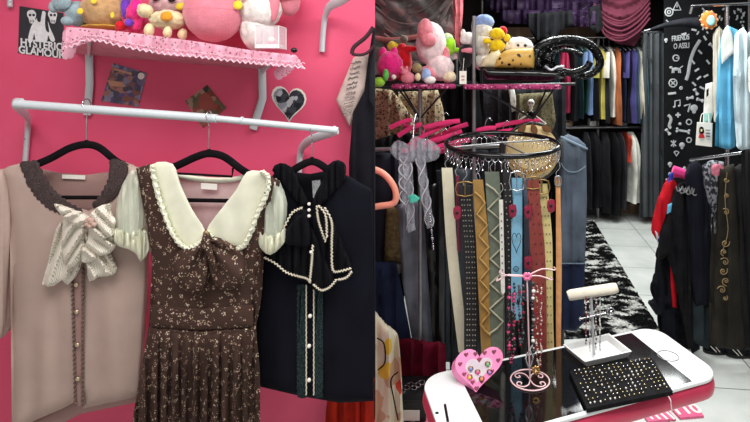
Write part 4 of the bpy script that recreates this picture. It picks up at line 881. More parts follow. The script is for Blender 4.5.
# pink velvet hangers
pvel = plain('hot_pink_velvet', (226, 38, 112), .8, sheen=.4, var=.15)
hs = [(390, 128, 412, 120), (398, 136, 422, 124), (408, 146, 440, 128), (402, 152, 452, 136), (412, 142, 452, 122), (420, 150, 462, 131), (430, 140, 468, 124), (424, 128, 460, 121), (432, 149, 470, 140), (474, 132, 496, 128), (486, 136, 520, 130), (496, 126, 540, 121), (404, 126, 424, 134), (440, 152, 462, 147), (560, 90, 569, 84)]
for i, (x0, y0, x1, y1) in enumerate(hs[:-1]):
    Yh = 2.70+.012*(i % 7)
    o = thing('clothes_hanger', 'hot pink velvet hanger in the bunch on the left rack', 'hanger', P((x0+x1)/2, max(y0, y1), Yh), 'pink velvet hangers on the left rack')
    MB().tube([P(x0, y0, Yh), P((x0*2+x1)/3, (y0*2+y1)/3-1.2, Yh), P((x0+x1*2)/3, (y0+y1*2)/3-1.2, Yh), P(x1, y1, Yh)], .0125, 9, smooth=4, flat=.6).build('arms', pvel, o)
    MB().tube([P((x0+x1)/2, (y0+y1)/2-3, Yh), P((x0+x1)/2+1, (y0+y1)/2-9, Yh), P((x0+x1)/2+4, (y0+y1)/2-12, Yh), P((x0+x1)/2+7, (y0+y1)/2-9, Yh)], .002, 6, smooth=3).build('hook', chrome, o)
# jeans & co
den = cloth('dark_denim', (42, 46, 56), .3, 6, .5); dgy = cloth('grey_denim', (112, 118, 128), .35, 8, .5); nvj = cloth('navy_denim', (30, 38, 62), .3, 8, .5); thr_ = cloth('tan_thread', (150, 130, 100))
garment('jeans', 'very dark denim trousers at the far left of the rack', 'jeans', [(372, 152), (410, 154), (414, 210), (404, 300), (397, 350), (372, 330)], 2.92, den, (.014, 14, 0))
o = garment('jeans', 'grey washed jeans hanging with stitched hem behind the hair bow', 'jeans', [(396, 205), (432, 200), (440, 345), (432, 351), (416, 354), (412, 340), (402, 280)], 2.83, dgy, (.010, 20, .5))
MB().tube([P(414, 351, 2.80), P(424, 350.5, 2.795), P(438, 344, 2.80)], .002, 6).build('hem_stitch', thr_, o)
garment('jeans', 'navy jeans left of the grey washed pair', 'jeans', [(374, 262), (396, 262), (404, 300), (413, 350), (396, 352), (374, 316)], 2.80, nvj, (.010, 12, 1))
garment('vest', 'sheer brown ribbed vest over the dark denim', 'vest', [(386, 208), (410, 206), (412, 262), (408, 264), (384, 262)], 2.84, cloth('olive_brown', (96, 84, 56), .5, 40), (.004, 30, 1))
garment('skirt', 'grey fabric panel below the brown vest', 'skirt', [(394, 262), (412, 262), (410, 282), (402, 272), (396, 276)], 2.86, cloth('light_grey_twill', (120, 118, 112), .2, 8), (.004, 14))
garment('trousers', 'black leather trousers beside the grey jeans', 'trousers', [(422, 190), (442, 180), (446, 260), (446, 362), (434, 360), (434, 280)], 2.79, plain('black_leather_gloss', (14, 14, 16), .35, var=.3), (.010, 8, 1))
garment('trousers', 'charcoal trousers behind the cream belt', 'trousers', [(436, 170), (476, 168), (478, 362), (446, 362), (440, 270)], 2.9, cloth('charcoal_twill', (58, 64, 70), .35, 6), (.016, 17, 1))
garment('shirt', 'black shirts bunched under the pink hangers', 'shirt', [(374, 140), (402, 132), (446, 138), (448, 200), (420, 212), (374, 200)], 2.97, black_cloth, (.016, 9, 0))
garment('trousers', 'black trousers hanging behind the round belt rack, left', 'trousers', [(470, 150), (520, 150), (518, 372), (474, 372)], 2.95, black_cloth2, (.02, 15, 1))
garment('trousers', 'black trousers hanging behind the round belt rack, right', 'trousers', [(516, 150), (562, 146), (562, 372), (518, 372)], 2.98, black_cloth, (.02, 13, 2))
sk2 = garment('skirt', 'dark red velvet skirt low under the jeans', 'skirt', [(392, 338), (446, 344), (446, 378), (430, 380), (420, 384), (400, 390), (392, 372)], 2.72, cloth('oxblood_velvet', (98, 12, 34), .5, 9, .4), (.02, 14, 0))
rj = thing('jeans', 'blue jeans with ribbed waistband at the right of the belt rack', 'jeans', P(573, 332, 2.78))
bj = cloth('mid_denim', (88, 98, 112), .35, 7, .5)
MB().sheet([(560, 139), (568, 134), (578, 138), (586, 145), (587, 200), (585, 262), (560, 266), (558, 200)], 2.72, folds(.010, 14, 1, 1.4), .035, 8, .006, 3).build('upper_leg', bj, rj)
MB().sheet([(558, 262), (585, 260), (584, 322), (576, 331), (560, 330)], 2.725, folds(.008, 16, 2), .03, 8, .006, 3).build('lower_leg', nvj, rj)
MB().tube([P(574, 143, 2.72)+Vector((.065*cos(i*PI/12), .045*sin(i*PI/12), -.03*cos(i*PI/12))) for i in range(24)], .007, 8, closed=True).build('waistband', cloth('pale_denim', (124, 142, 160), .2), rj)
MB().tube([P(x, y, 2.675) for x, y in ((561, 163), (566, 170), (576, 172), (586, 166))], .003, 6, smooth=4).tube([P(562+i, 263+.8*(i % 2), 2.68) for i in range(24)], .003, 6).build('stitching', MATS['pale_denim'], rj)
# oval bag
ob = thing('shoulder_bag', 'oval cream bag piped in black with brown leaf appliques', 'bag', P(532, 185, 2.62))
op = [(532+28*cos(a), 152+29*sin(a)*(1 if sin(a) > 0 else 1.0)) for a in [i*PI/16 for i in range(32)]]
MB().sheet(op, 2.64, None, .035, 10, .02, 4).build('body', cloth('cream_canvas', (214, 190, 140), .1), ob)
MB().tube([P(x, y, 2.63) for x, y in op], .009, 8, closed=True).build('piping', black_gloss, ob)
m = MB()
for cx, an in ((522, -.9), (534, -1.9), (547, .5)):
    m.sheet([(cx+6*cos(an)*u-3.5*sin(an)*v, 129+6*sin(an)*u+3.5*cos(an)*v) for u, v in ((-1, 0), (-.4, -.9), (.3, -.8), (1, 0), (.3, .8), (-.4, .9))], 2.59, None, .003, 2, .002, 3, smooth=3)
m.build('leaf_applique', cloth('brown_suede', (110, 76, 50)), ob)
m = MB()
for i in range(26):
    a = PI*(.08+.84*i/25); c = P(532+24*cos(a), 150+22*sin(a), 2.59)
    m.tube([c+Vector((.012*cos(b_), 0, .012*sin(b_))) for b_ in [j*PI/4 for j in range(8)]], .002, 5, closed=True)
m.build('chain_rings', gold, ob)
# ribbon hair bow
rb = plain('iridescent_organza', (216, 222, 232), .2, var=.2, alpha=.34, scale=60); rb2 = plain('silver_organza', (228, 232, 240), .2, var=.15, alpha=.8)
rw = thing('ribbon_bow', 'iridescent organza ribbon bow with long twisted tails', 'bow', P(415, 232, 2.62))
for pts in ([(414, 150), (398, 140), (390, 150), (398, 160), (414, 162)], [(414, 150), (424, 138), (440, 148), (436, 160), (416, 162)], [(408, 146), (414, 136), (424, 142), (420, 158), (408, 160)]):
    MB().sheet(cat_closed(pts, 3), 2.60, folds(.010, 6, 0, 2), .02, 5, .002, 2.2).build('loop', rb, rw)
MB().tube([P(413, 138, 2.60), P(414, 122, 2.64), P(416, 114, 2.66)], .006, 8, smooth=3).build('chain', chrome, rw)
for k_, (xa, xb, yb) in enumerate(((407, 411, 230), (420, 430, 226), (403, 404, 205))):
    for s in (0, 1):
        MB().tube([P(xa+(xb-xa)*f+4.5*sin(f*11+s*PI+k_), 158+(yb-158)*f, 2.595+.012*cos(f*11+s*PI)) for f in [i/20 for i in range(21)]], .0032, 6, smooth=2, flat=.4).build('tail_edge', rb2, rw)
    MB().sheet([(xa-4, 156), (xa+5, 156), (xa+(xb-xa)*.5+4, (156+yb)/2), (xb+4, yb), (xb-3, yb+3), (xa+(xb-xa)*.5-5, (156+yb)/2)], 2.605, folds(.006, 5, k_, 3), .006, 3, .002, 2.5).build('tail', rb, rw)
tq = plain('turquoise_gem', (90, 225, 200), .15)
MB().sheet([(408, 196), (414, 194), (420, 198), (417, 202), (410, 203)], 2.58, None, .003, 2, .002, 2).build('glitter_bow', tq, rw)
cc_ = thing('keychain', 'silver charm chain hanging below the organza bow', 'keychain', P(432, 250, 2.6)); m = MB()
for i in range(14): m.ball(P(430+i*.25, 214+i*2.7, 2.60), .0055 if i % 3 else .009, 0, 1)
m.build('links', chrome, cc_)
# peach hanger, patterned cloth
ph_ = thing('clothes_hanger', 'thick peach pink plastic hanger poking out beside the pink wall', 'hanger', P(385, 210, 2.24))
MB().tube([P(x, y, 2.24) for x, y in ((362, 168), (376, 170), (386, 176), (394, 187), (396, 198), (392, 204), (380, 206), (358, 210))], .014, 12, smooth=6).build('loop', plain('peach_plastic', (240, 160, 135), .35, var=.03), ph_)
cf = thing('dress', 'cream dress with red and yellow fruit print at the wall end', 'dress', P(385, 440, 2.24))
MB().sheet([(366, 300), (377, 314), (386, 326), (397, 333), (395, 352), (397, 372), (402, 395), (406, 470), (366, 470)], 2.24, folds(.012, 16, 1), .02, 6, .004, 3).build('body', patterned('fruit_print', (224, 214, 190), [(214, 74, 60), (228, 186, 70), (224, 214, 190), (206, 168, 140), (224, 214, 190)], 11, 'dots', .52, dist=.5), cf)
MB().tube([P(x, y, 2.21) for x, y in ((377, 338), (384, 344), (385, 362), (378, 370))], .003, 6, smooth=4).tube([P(x, y, 2.21) for x, y in ((398, 372), (391, 380), (394, 400), (398, 420))], .003, 6, smooth=4).build('outline_print', black_cloth, cf)

# ================================================================== back wall
tul = patterned('mottled_tulle', (128, 120, 118), [(140, 124, 122), (112, 108, 108), (146, 112, 112), (122, 120, 116)], 16, 'blobs', dist=1.5, bumpv=.3)
dp = thing('fabric_drape', 'grey and dusty pink tulle draped high behind the soft toys', 'drape', P(415, 70, 3.35))
MB().sheet([(366, -40), (466, -40), (462, 20), (458, 58), (440, 66), (400, 62), (366, 80)], 3.35, lambda x, y: .035*sin((x*.5+y)*.13)+.02*sin((x-y)*.21+2), .03, 12, .006, 4).build('panel', tul, dp)
for k_ in range(9):
    a0, b0 = 366+k_*3, -20+k_*9; q = [(a0, b0), (a0+22, b0+16+3*sin(k_*2)), (a0+52, b0+15-4*sin(k_)), (456-k_*1.2, b0-14+5*sin(k_*3))]
    MB().tube([P(x, y, 3.29+.012*(k_ % 3)) for x, y in q], lambda f, k_=k_: .009+.006*sin(f*5+k_), 8, smooth=7, flat=.7).build('swag', tul, dp)
MB().sheet([(452, -30), (466, -30), (462, 10), (460, 50), (454, 40)], 3.26, folds(.012, 5), .015, 4, .004, 3).build('pink_tail', cloth('salmon_tulle', (216, 118, 124), .25, 30), dp)
MB().tube([P(366, 36, 3.30), P(392, 40, 3.27), P(420, 36, 3.26)], .016, 8, smooth=4).build('rose_band', cloth('rose_tulle', (180, 108, 106), .25, 30), dp)
pur = cloth('dark_purple_taffeta', (38, 24, 46), .5, 12, .5, .5)
pr_ = thing('skirt', 'dark purple ruffled skirt hung high on the back wall', 'skirt', P(545, 30, 5.9))
for i, (y0, y1, xs) in enumerate(((-40, 6, (486, 600)), (0, 16, (488, 602)), (10, 27, (500, 598)))):
    q = wavy([(xs[1], y1), (xs[0], y1+(-4 if i else 0))], -2.2, 7, False)
    MB().sheet([(xs[0], y0), (xs[1], y0)]+q, 5.95-.05*i, folds(.03, 7, i, .8), .03, 5, .008, 3).build('tier', pur, pr_)
bs_ = thing('dress', 'sheer black dress hanging below the purple skirt', 'dress', P(548, 40, 5.8))
MB().sheet([(526, 14), (572, 10), (574, 24), (562, 30), (556, 40), (536, 40), (530, 30)], 5.76, folds(.03, 8), .03, 4, .008, 3).build('body', black_cloth, bs_)
for i, (x0, y0, x1, y1) in enumerate(((500, 27, 536, 42), (556, 27, 596, 46))):
    o = thing('cardboard_box', ['brown cardboard box under the purple skirt, left', 'brown cardboard box under the purple skirt, right'][i], 'box', P((x0+x1)/2, y1, 6.5))
    a_, b_ = P(x0, y0, 6.4), P(x1, y1, 6.4)
    MB().box(((a_.x+b_.x)/2, 6.6, (a_.z+b_.z)/2), (b_.x-a_.x, .4, a_.z-b_.z), .005).build('carton', plain('cardboard', (150, 118, 96), .8), o, sharp=True)
    MB().box(((a_.x+b_.x)/2, 6.395, (a_.z+b_.z)/2), (.05, .006, a_.z-b_.z-.01), .001).build('tape', plain('parcel_tape', (176, 140, 108), .4), o, sharp=True)
BL = thing('high_shelf', 'dark shelf board high on the back wall above the clothes rail', 'shelf', P(560, 47, 6.6))
a_, b_ = P(466, 46, 6.3), P(644, 46, 6.3)
MB().box(((a_.x+b_.x)/2, 6.58, a_.z-.01), (b_.x-a_.x, .55, .03), .003).build('board', cloth('dark_board', (48, 40, 40)), BL, sharp=True)
for x in (480, 560, 636): MB().hexa([P(x, 60, 6.85), P(x+3, 60, 6.85), P(x+3, 50, 6.88), P(x, 50, 6.88), P(x, 48, 6.35), P(x+3, 48, 6.35), P(x+3, 47, 6.88), P(x, 47, 6.88)]).build('bracket', black_paint, BL, sharp=True)
mar = cloth('maroon_chiffon', (84, 36, 50), .35, 4, .3)
mr = thing('fabric_drape', 'sheer maroon fabric swagged at the top right of the back wall', 'drape', P(625, 40, 5.9))
MB().sheet([(598, -40), (652, -40), (650, 4), (646, 18), (640, 38), (634, 46), (618, 44), (606, 34), (598, 22), (592, 0)], 5.95, lambda x, y: .03*sin(y*.5+((x-620)*.06)**2*3), .04, 7, .008, 2.5).build('panel', mar, mr)
for i in range(5): MB().tube([P(x, y, 5.86) for x, y in ((594+i, 4+i*4), (606, 16+i*5), (622, 21+i*5), (638, 12+i*5), (650, -2+i*5))], .012, 7, smooth=5).build('fold', mar, mr)
MB().sheet([(588, 8), (600, 4), (604, 26), (598, 34), (590, 28)], 5.85, folds(.02, 5), .02, 3, .006, 2.5).build('black_tail', black_cloth, mr)
# rack
br_ = thing('clothes_rack', 'two-tier wall clothes rack across the back wall', 'rack', P(560, 208, 6.3))
MB().tube([P(455, 38, 6.2), P(645, 37, 6.2)], .016, 10).build('rail', chrome, br_)
MB().tube([P(455, 129, 6.2), P(645, 127, 6.2)], .016, 10).build('rail', steel, br_)
a_, b_ = P(455, 126, 6.15), P(645, 126, 6.15)
MB().box(((a_.x+b_.x)/2, 6.45, a_.z-.02), (b_.x-a_.x, .5, .03), .003).build('ledge', steel, br_, sharp=True)
for x in (457, 598, 645): MB().tube([Vector((P(x, 0, 6.25).x, 6.25, 0)), P(x, 36, 6.25)], .018, 10).build('post', steel, br_)
top_g = [(470, 9, 116, 'black', (20, 20, 24)), (480, 8, 120, 'black', (22, 22, 26)), (556, 8, 118, 'dark teal', (26, 46, 52)), (564, 9, 112, 'raspberry', (160, 44, 76)), (572, 8, 120, 'black', (18, 18, 22)), (578.5, 6, 118, 'dark teal', (24, 50, 52)), (583, 3.2, 112, 'bottle green', (24, 74, 50)), (587, 7, 114, 'light blue', (110, 132, 170)), (593, 7, 120, 'black', (18, 18, 24)), (599, 6, 118, 'yellow', (176, 164, 84)), (603.5, 5, 122, 'charcoal', (40, 42, 48)), (609, 6.5, 116, 'off-white', (206, 202, 192)), (615, 5.5, 124, 'orange', (176, 104, 66)), (620, 5, 120, 'navy', (28, 34, 60)), (624.5, 5, 122, 'black', (22, 22, 26)), (629, 6, 122, 'violet blue', (66, 60, 112)), (633, 3.5, 122, 'slate', (70, 86, 108)), (637, 5, 118, 'cream', (214, 208, 188)), (641.5, 5, 122, 'teal grey', (64, 98, 108))]
hkm = plain('hanger_wire', (170, 170, 175), .3, .8)
hprot = None
def hang_copy(x, y, Y, rot=PI/2, lab='thin wire hanger showing above a garment on the back rack', grp='wire hangers on the back rack'):
    global hprot
    if hprot is None:
        hprot = thing('wire_hanger', lab, 'hanger', Vector((0, 0, 0)), grp)
        MB().tube([Vector((0.02, 0, .055)), Vector((.01, 0, .075)), Vector((-.01, 0, .075)), Vector((-.012, 0, .055)), Vector((0, 0, .035)), Vector((0, 0, 0))], .003, 6, smooth=3).build('hook', hkm, hprot)
        MB().tube([Vector((-.2, 0, -.07)), Vector((0, 0, 0)), Vector((.2, 0, -.07))], .006, 6).build('arms', hkm, hprot); o = hprot
    else: o = copy_tree(hprot)
    o.location = P(x, y, Y); o.rotation_euler.z = rot; o['label'] = lab; o['group'] = grp
def edge_garment(name, label, cat, x, w, y0, y1, Y, m, depth=.20, group=None):
    """a garment on a rail seen from its side"""
    o = thing(name, label, cat, P(x, y1, Y), group); k = Y/F; ph = x*1.7
    rows = []
    for f in [i/12 for i in range(13)]:
        y = y0+(y1-y0)*f; s = min(1, .25+f*7)
        rows.append((P(x+.5*sin(f*5+ph), y, Y+.02*sin(f*4+ph)), w*k*.5*(.55+.45*min(1, f*5))*(1+.12*sin(f*9+ph)), depth*s*(1+.06*sin(f*7+ph))))
    MB().rings(rows, 26, .14, 5, ph).build('body', m, o)
    return o
for i, (x, w, y1, cn, c) in enumerate(top_g):
    mm = cloth('hung_'+cn.replace(' ', '_'), c, .25, 8)
    pos = 'left end' if x < 500 else ('between darker clothes' if i % 2 else 'among tightly packed tops')
    nb = (' between the %s and %s ones' % (top_g[i-1][3], top_g[i+1][3])) if 0 < i < len(top_g)-1 else (' at its left end' if i == 0 else ' next to the curtain')
    o = edge_garment('shirt', '%s top on the upper back rail%s' % (cn, nb), 'shirt', x, w*.95, 47, y1, 6.15, mm)
    if cn in ('yellow', 'light blue', 'off-white', 'violet blue', 'raspberry'):
        MB().rings([(P(x-1, 52, 6.0), .02, .05), (P(x-2, 62, 5.97), .03, .07), (P(x-2.5, 78, 5.95), .032, .075)], 16, .15, 3).build('sleeve', mm, o)
    if x > 550: hang_copy(x, 45, 6.15)
low = [(470, 14, 205, 'black', (20, 20, 22)), (486, 12, 208, 'charcoal', (34, 34, 38)), (594, 12, 204, 'black', (20, 20, 22)), (604, 11, 210, 'coal', (30, 30, 33)), (613, 9, 212, 'black', (16, 16, 19)), (620, 6, 206, 'graphite', (44, 44, 48)), (624.5, 4, 160, 'rust red', (170, 60, 44)), (631, 11, 200, 'ivory', (216, 214, 204)), (639, 6, 204, 'black', (22, 22, 25)), (566, 9, 196, 'dark grey', (40, 42, 46)), (586, 8, 206, 'smoky', (40, 40, 45))]
low.sort()
for i, (x, w, y1, cn, c) in enumerate(low):
    nb = (' between the %s and %s ones' % (low[i-1][3], low[i+1][3])) if 0 < i < len(low)-1 else (' at its left end' if i == 0 else ' next to the curtain')
    edge_garment('trousers' if cn not in ('ivory', 'rust red') else 'shirt', '%s garment on the lower back rail%s' % (cn, nb), 'trousers' if cn not in ('ivory', 'rust red') else 'shirt', x, w, 132, y1, 6.15, cloth('low_'+cn.replace(' ', '_'), c, .3, 8), .2)
for i, (x, w, h) in enumerate(((566, 12, 7), (592, 7, 9), (604, 8, 6), (622, 9, 7))):
    o = thing('folded_clothes', ['folded beige cloth', 'small white pouch', 'small black pouch', 'grey glass jar'][i]+' on the ledge of the back rack', 'clothes', P(x, 126, 6.3))
    MB().box(P(x, 126-h/2, 6.25), (w*6.2/F, .12, h*6.2/F), .02).build('bundle', [cloth('folded_beige', (150, 130, 110)), white_cloth, black_cloth, cloth('grey_glass', (150, 150, 155))][i], o)
    MB().box(P(x, 126-h*.6, 6.185), (w*3.6/F, .01, .012), .003).build('fold_line', black_cloth2, o)
o = thing('cardboard_box', 'low brown carton on the floor under the lower rail', 'box', P(628, 209, 6.6)); a_ = P(628, 205, 6.6)
MB().box((a_.x, 6.6, .06), (.5, .3, .12), .005).build('carton', plain('cardboard', (150, 118, 96), .8), o, sharp=True); MB().box((a_.x, 6.447, .06), (.06, .004, .118)).build('tape', plain('parcel_tape', (176, 140, 108), .4), o, sharp=True)
# curtain grey
gc = thing('curtain', 'charcoal grey floor-length curtain beside the back rack', 'curtain', P(655, 216, 6.0))
grc = cloth('charcoal_curtain', (74, 77, 80), .15, 4)
MB().sheet([(643, 33), (669, 33), (669, 120), (671, 217), (640, 217), (642, 120)], 5.95, folds(.035, 6.5, 0, .2), .02, 5, .008, 1.8).build('cloth', grc, gc)
MB().tube([P(640, 32, 5.95), P(700, 31, 5.95)], .014, 8).build('rod', chrome, gc)
for x in range(645, 669, 4): MB().tube([P(x, 33, 5.95)+Vector((0, .025*cos(i*PI/5), .025*sin(i*PI/5))) for i in range(10)], .004, 6, closed=True).build('ring', chrome, gc)
# printed curtain
pcu = thing('curtain', 'black curtain printed with white doodles of skulls, notes and bones', 'curtain', P(695, 215, 5.9))
YC = 5.85
MB().sheet([(664, -60), (770, -60), (770, 214), (664, 214)], YC, None, .004, 3, .01, 12).build('cloth', cloth('black_print_ground', (18, 19, 21), .2, 5), pcu)
m = MB(); rr = random.Random(5); YQ = YC-.012; lw = .0075
def ln(pts, r=lw, sm=0): m.tube([P(x, y, YQ) for x, y in pts], r, 5, smooth=sm, flat=.3)
def circ(x, y, r_, rad=lw, n=10): m.tube([P(x+r_*cos(i*2*PI/n), y+r_*sin(i*2*PI/n), YQ) for i in range(n)], rad, 5, closed=True, flat=.3)
def skull(x, y, s=3): m.ball(P(x, y, YQ), (s*.011, .006, s*.010), 0, 2); m.ball(P(x, y+s, YQ), (s*.006, .005, s*.005), 0, 1)
def note(x, y): ln([(x, y), (x, y-6), (x+5, y-7), (x+5, y-1)]); m.ball(P(x-1, y, YQ), .013, 0, 1); m.ball(P(x+4, y-1, YQ), .013, 0, 1)
def cross(x, y, s=2.5): ln([(x-s, y), (x+s, y)], .011); ln([(x, y-s), (x, y+s)], .011)
def bone(x, y, a=0., L=6):
    dx, dy = cos(a)*L, sin(a)*L; ln([(x-dx, y-dy), (x+dx, y+dy)], .013)
    for s in (-1, 1):
        for q in (-1, 1): m.ball(P(x+s*dx-q*dy*.22, y+s*dy+q*dx*.22, YQ), .016, 0, 1)
def dog(x, y): m.ball(P(x, y, YQ), (.05, .006, .018), .2, 2); m.ball(P(x-5, y-1.5, YQ), (.022, .006, .016), .2, 1); [ln([(x+q, y), (x+q*1.1, y+4)], .008) for q in (-3.5, -2, 2.5, 4)]; ln([(x+4, y-1), (x+7, y-3)], .006)
ln([(673, 10), (677, 2), (681, 10), (673, 10)]); ln([(677, 4.5), (677, 7.5)], .006)
circ(665+4, 12, 4); circ(669, 12, 1.6); ln([(666, 20), (672, 25), (667, 26)])
circ(676, 58, 3); ln([(676, 58), (679, 58)], .006); dog(676, 69)
circ(673, 83, 4); ln([(671, 81), (675, 85)]); ln([(675, 81), (671, 85)]); ln([(668, 94), (676, 93)], .014); note(675, 107); ln([(684, 106), (690, 104), (688, 112)], .010); circ(681, 88, 1.2)
ln([(668, 115), (671, 119), (669, 126), (671, 128)], .018, 3); cross(678, 115); m.ball(P(680, 124, YQ), .02, 0, 1); circ(689, 122, 2.6); bone(683, 131, .15, 6)
ln([(671, 141), (676, 146)]); ln([(671, 146), (676, 141)]); ln([(673.5, 140), (673.5, 147)]); skull(682, 145, 3); circ(689, 140, 2.4)
ln([(674, 152), (676.5, 156), (679, 152), (676.5, 151), (674, 152)]); skull(670, 164, 2.4); skull(694, 108, 4)
ln([(700, 40), (694, 50), (690, 62), (688, 74), (686, 80)], .02, 4); skull(666, 40, 2)
for x, y, a in ((693, 62, .9), (697, 70, -.6), (705, 38, 1.), (700, 52, .8), (694, 84, .8), (699, 78, -.7), (696, 92, 1), (690, 98, -.2), (702, 88, .5), (708, 62, .9), (706, 76, -.5), (712, 46, .7), (668, 132, .9), (700, 100, .3), (694, 30, .2), (684, 34, -.3), (672, 175, .4), (686, 170, .8), (690, 186, .2), (676, 190, 1.2), (668, 180, .3)):
    bone(x, y, a, 2.6) if rr.random() < .5 else ln([(x-2.5*cos(a), y-2.5*sin(a)), (x+2.5*cos(a), y+2.5*sin(a))], .012)
for i in range(26):
    x, y = rr.uniform(696, 745), rr.uniform(8, 32); ln([(x, y), (x+rr.uniform(-2, 2), y+rr.uniform(1, 4))], .010)
m.build('printed_pattern', plain('white_fabric_ink', (176, 178, 180), .7), pcu)
text_mesh('FRIENDS', .085, MATS['white_fabric_ink'], 'lettering', pcu, P(680.5, 38, YQ), Vector((1, 0, .12)).normalized(), AZ, .62, .002, bold=.0015)
text_mesh('O ASSLI', .085, MATS['white_fabric_ink'], 'lettering', pcu, P(681.5, 46, YQ), Vector((1, 0, .08)).normalized(), AZ, .62, .002, bold=.0015)
o = thing('folded_umbrella', 'black folded umbrella resting high across the printed curtain', 'umbrella', P(675, 30, 5.6))
MB().tube([P(650, 29.5, 5.6), P(668, 24.5, 5.6), P(684, 22.5, 5.6), P(698, 23, 5.6)], lambda f: .01+.055*f, 12, smooth=4).build('canopy', black_cloth2, o)
MB().tube([P(644, 31, 5.6), P(652, 29, 5.6)], .008, 8).build('tip', steel, o)
od = thing('paper_ornament', 'round orange and blue paper ornament hanging by the right rail', 'ornament', P(709, 30, 3.7))
MB().ball(P(709, 20, 3.7), (.060, .02, .064), .06, 3).build('disc', fur('orange_paper', (224, 120, 50)), od)
MB().ball(P(711, 20.5, 3.68), (.030, .012, .038), .1, 3).build('centre', plain('seafoam_paper', (150, 205, 195)), od)
MB().tube([P(709, 11, 3.7), P(709, 5, 3.7)], .002, 5).build('string', black_paint, od)
m = MB()
for a in range(10): m.ball(P(709+8*cos(a*.63), 20+8.5*sin(a*.63), 3.7), .012, .2, 1)
m.build('fringe', fur('peach_paper', (235, 170, 120)), od)

# ================================================================== right rack
rx = thing('clothes_rack', 'chrome two-level clothes rack along the right side', 'rack', P(735, 360, 3.4))
MB().tube([P(692, 6, 3.9), P(765, 3, 3.2)], .010, 10).tube([P(690, 13, 3.95), P(692, 6, 3.9)], .012, 8).build('upper_rail', chrome, rx)
MB().tube([P(690, 160, 3.6), P(760, 150, 3.1)], .009, 10).build('lower_rail', chrome, rx)
for x, Y_ in ((727, 3.56), (752, 3.3)): MB().tube([Vector((P(x, 0, Y_).x, Y_, 0)), P(x, 4, Y_)], .013, 10).build('post', chrome, rx)
MB().tube([P(712, 330, 3.56), P(742, 330, 3.5)], .01, 8).build('foot_bar', steel, rx)
blue = cloth('sky_cotton', (96, 170, 206), .1, 6); wv = cloth('white_cotton', (222, 222, 216), .06, 8); icy = cloth('ice_blue_satin', (196, 212, 218), .15, 6, .2, .4)
garment('blouse', 'narrow cream tops hanging edge-on by the orange ornament', 'blouse', [(714, 34), (719, 26), (724, 32), (724, 80), (722, 124), (715, 122), (715, 70)], 3.72, cloth('cream_cotton', (206, 200, 184), .12), (.010, 4, 0), .02, 3, 2.5)
o = garment('t_shirt', 'sky blue t-shirt with white raglan sleeve on the upper right rail', 't-shirt', [(722, 36), (729, 26), (738, 30), (742, 60), (739, 100), (735, 147), (729, 150), (716, 146), (716, 140), (720, 100)], 3.55, blue, (.008, 9, 0), .02, 5, 3,
            parts=[('white_sleeve', [(724, 30), (728, 25), (732, 34), (735, 52), (728, 58), (722, 64), (721, 45)], wv, .03), ('side_stripe', [(716, 118), (719, 112), (719, 147), (715, 146)], cloth('teal_stripe', (40, 110, 140)), .026)])
garment('blouse', 'ice blue satin blouse at the upper right edge', 'blouse', [(736, 34), (743, 27), (748, 34), (754, 26), (775, 36), (775, 148), (744, 152), (738, 148), (740, 90)], 3.40, icy, (.014, 9, 1), .025, 6, 3)
garment('blouse', 'white lace blouse overlapping the ice blue one', 'blouse', [(748, 60), (756, 48), (780, 50), (780, 110), (750, 92)], 3.25, patterned('white_lace', (224, 222, 216), [(150, 150, 150)], 130, 'dots', .25), (.008, 8), .02, 5, 3)
garment('scarf', 'white paper strip with teal print hanging by the doodle curtain', 'scarf', [(706, 84), (713, 82), (714, 110), (710, 126), (703, 126), (705, 104)], 3.80, white_cloth, (.002, 9), .006, 3, 2.5, parts=[('teal_label', [(704.5, 113), (711.5, 113), (711, 122), (704, 122)], cloth('seafoam_label', (150, 196, 190)), .010), ('dark_print', [(706.5, 90), (709, 88), (709, 95), (706.5, 97)], black_cloth, .010)])
bg = thing('paper_bag', 'white shop bag printed with a red and black doll figure', 'bag', P(704, 146, 3.62))
MB().hexa([P(695.5, 145, 3.62), P(712, 147, 3.62), P(712, 147, 3.72), P(696, 145, 3.72), P(697, 122, 3.62), P(712.5, 123, 3.62), P(712.5, 123, 3.70), P(697, 122, 3.70)], .002).build('body', white_label, bg, sharp=True)
YG = 3.612
MB().sheet([(698.5, 138), (700, 133), (703, 133), (705, 138)], YG, None, .0005, 1, .001, 3).build('red_dress_print', plain('red_print', (190, 30, 36)), bg)
MB().sheet([(699.5, 128), (701.5, 126.5), (703.5, 128), (704, 133), (699.5, 133)], YG-.002, None, .0005, 1, .001, 3, smooth=2).build('black_hair_print', black_gloss, bg)
MB().sheet([(700.6, 129), (702.4, 129), (702.2, 131.6), (700.8, 131.6)], YG-.004, None, .0005, 1, .001, 3).build('face_print', crm, bg)
for y in (130, 133, 136): MB().tube([P(706, y, YG), P(710, y+.3, YG)], .0035, 5).build('text_print', MATS['grey_ink'], bg)
MB().tube([P(700, 122.5, 3.66), P(702, 114, 3.67), P(708, 114, 3.67), P(709, 123, 3.66)], .0025, 6, smooth=4).build('handle', white_label, bg)
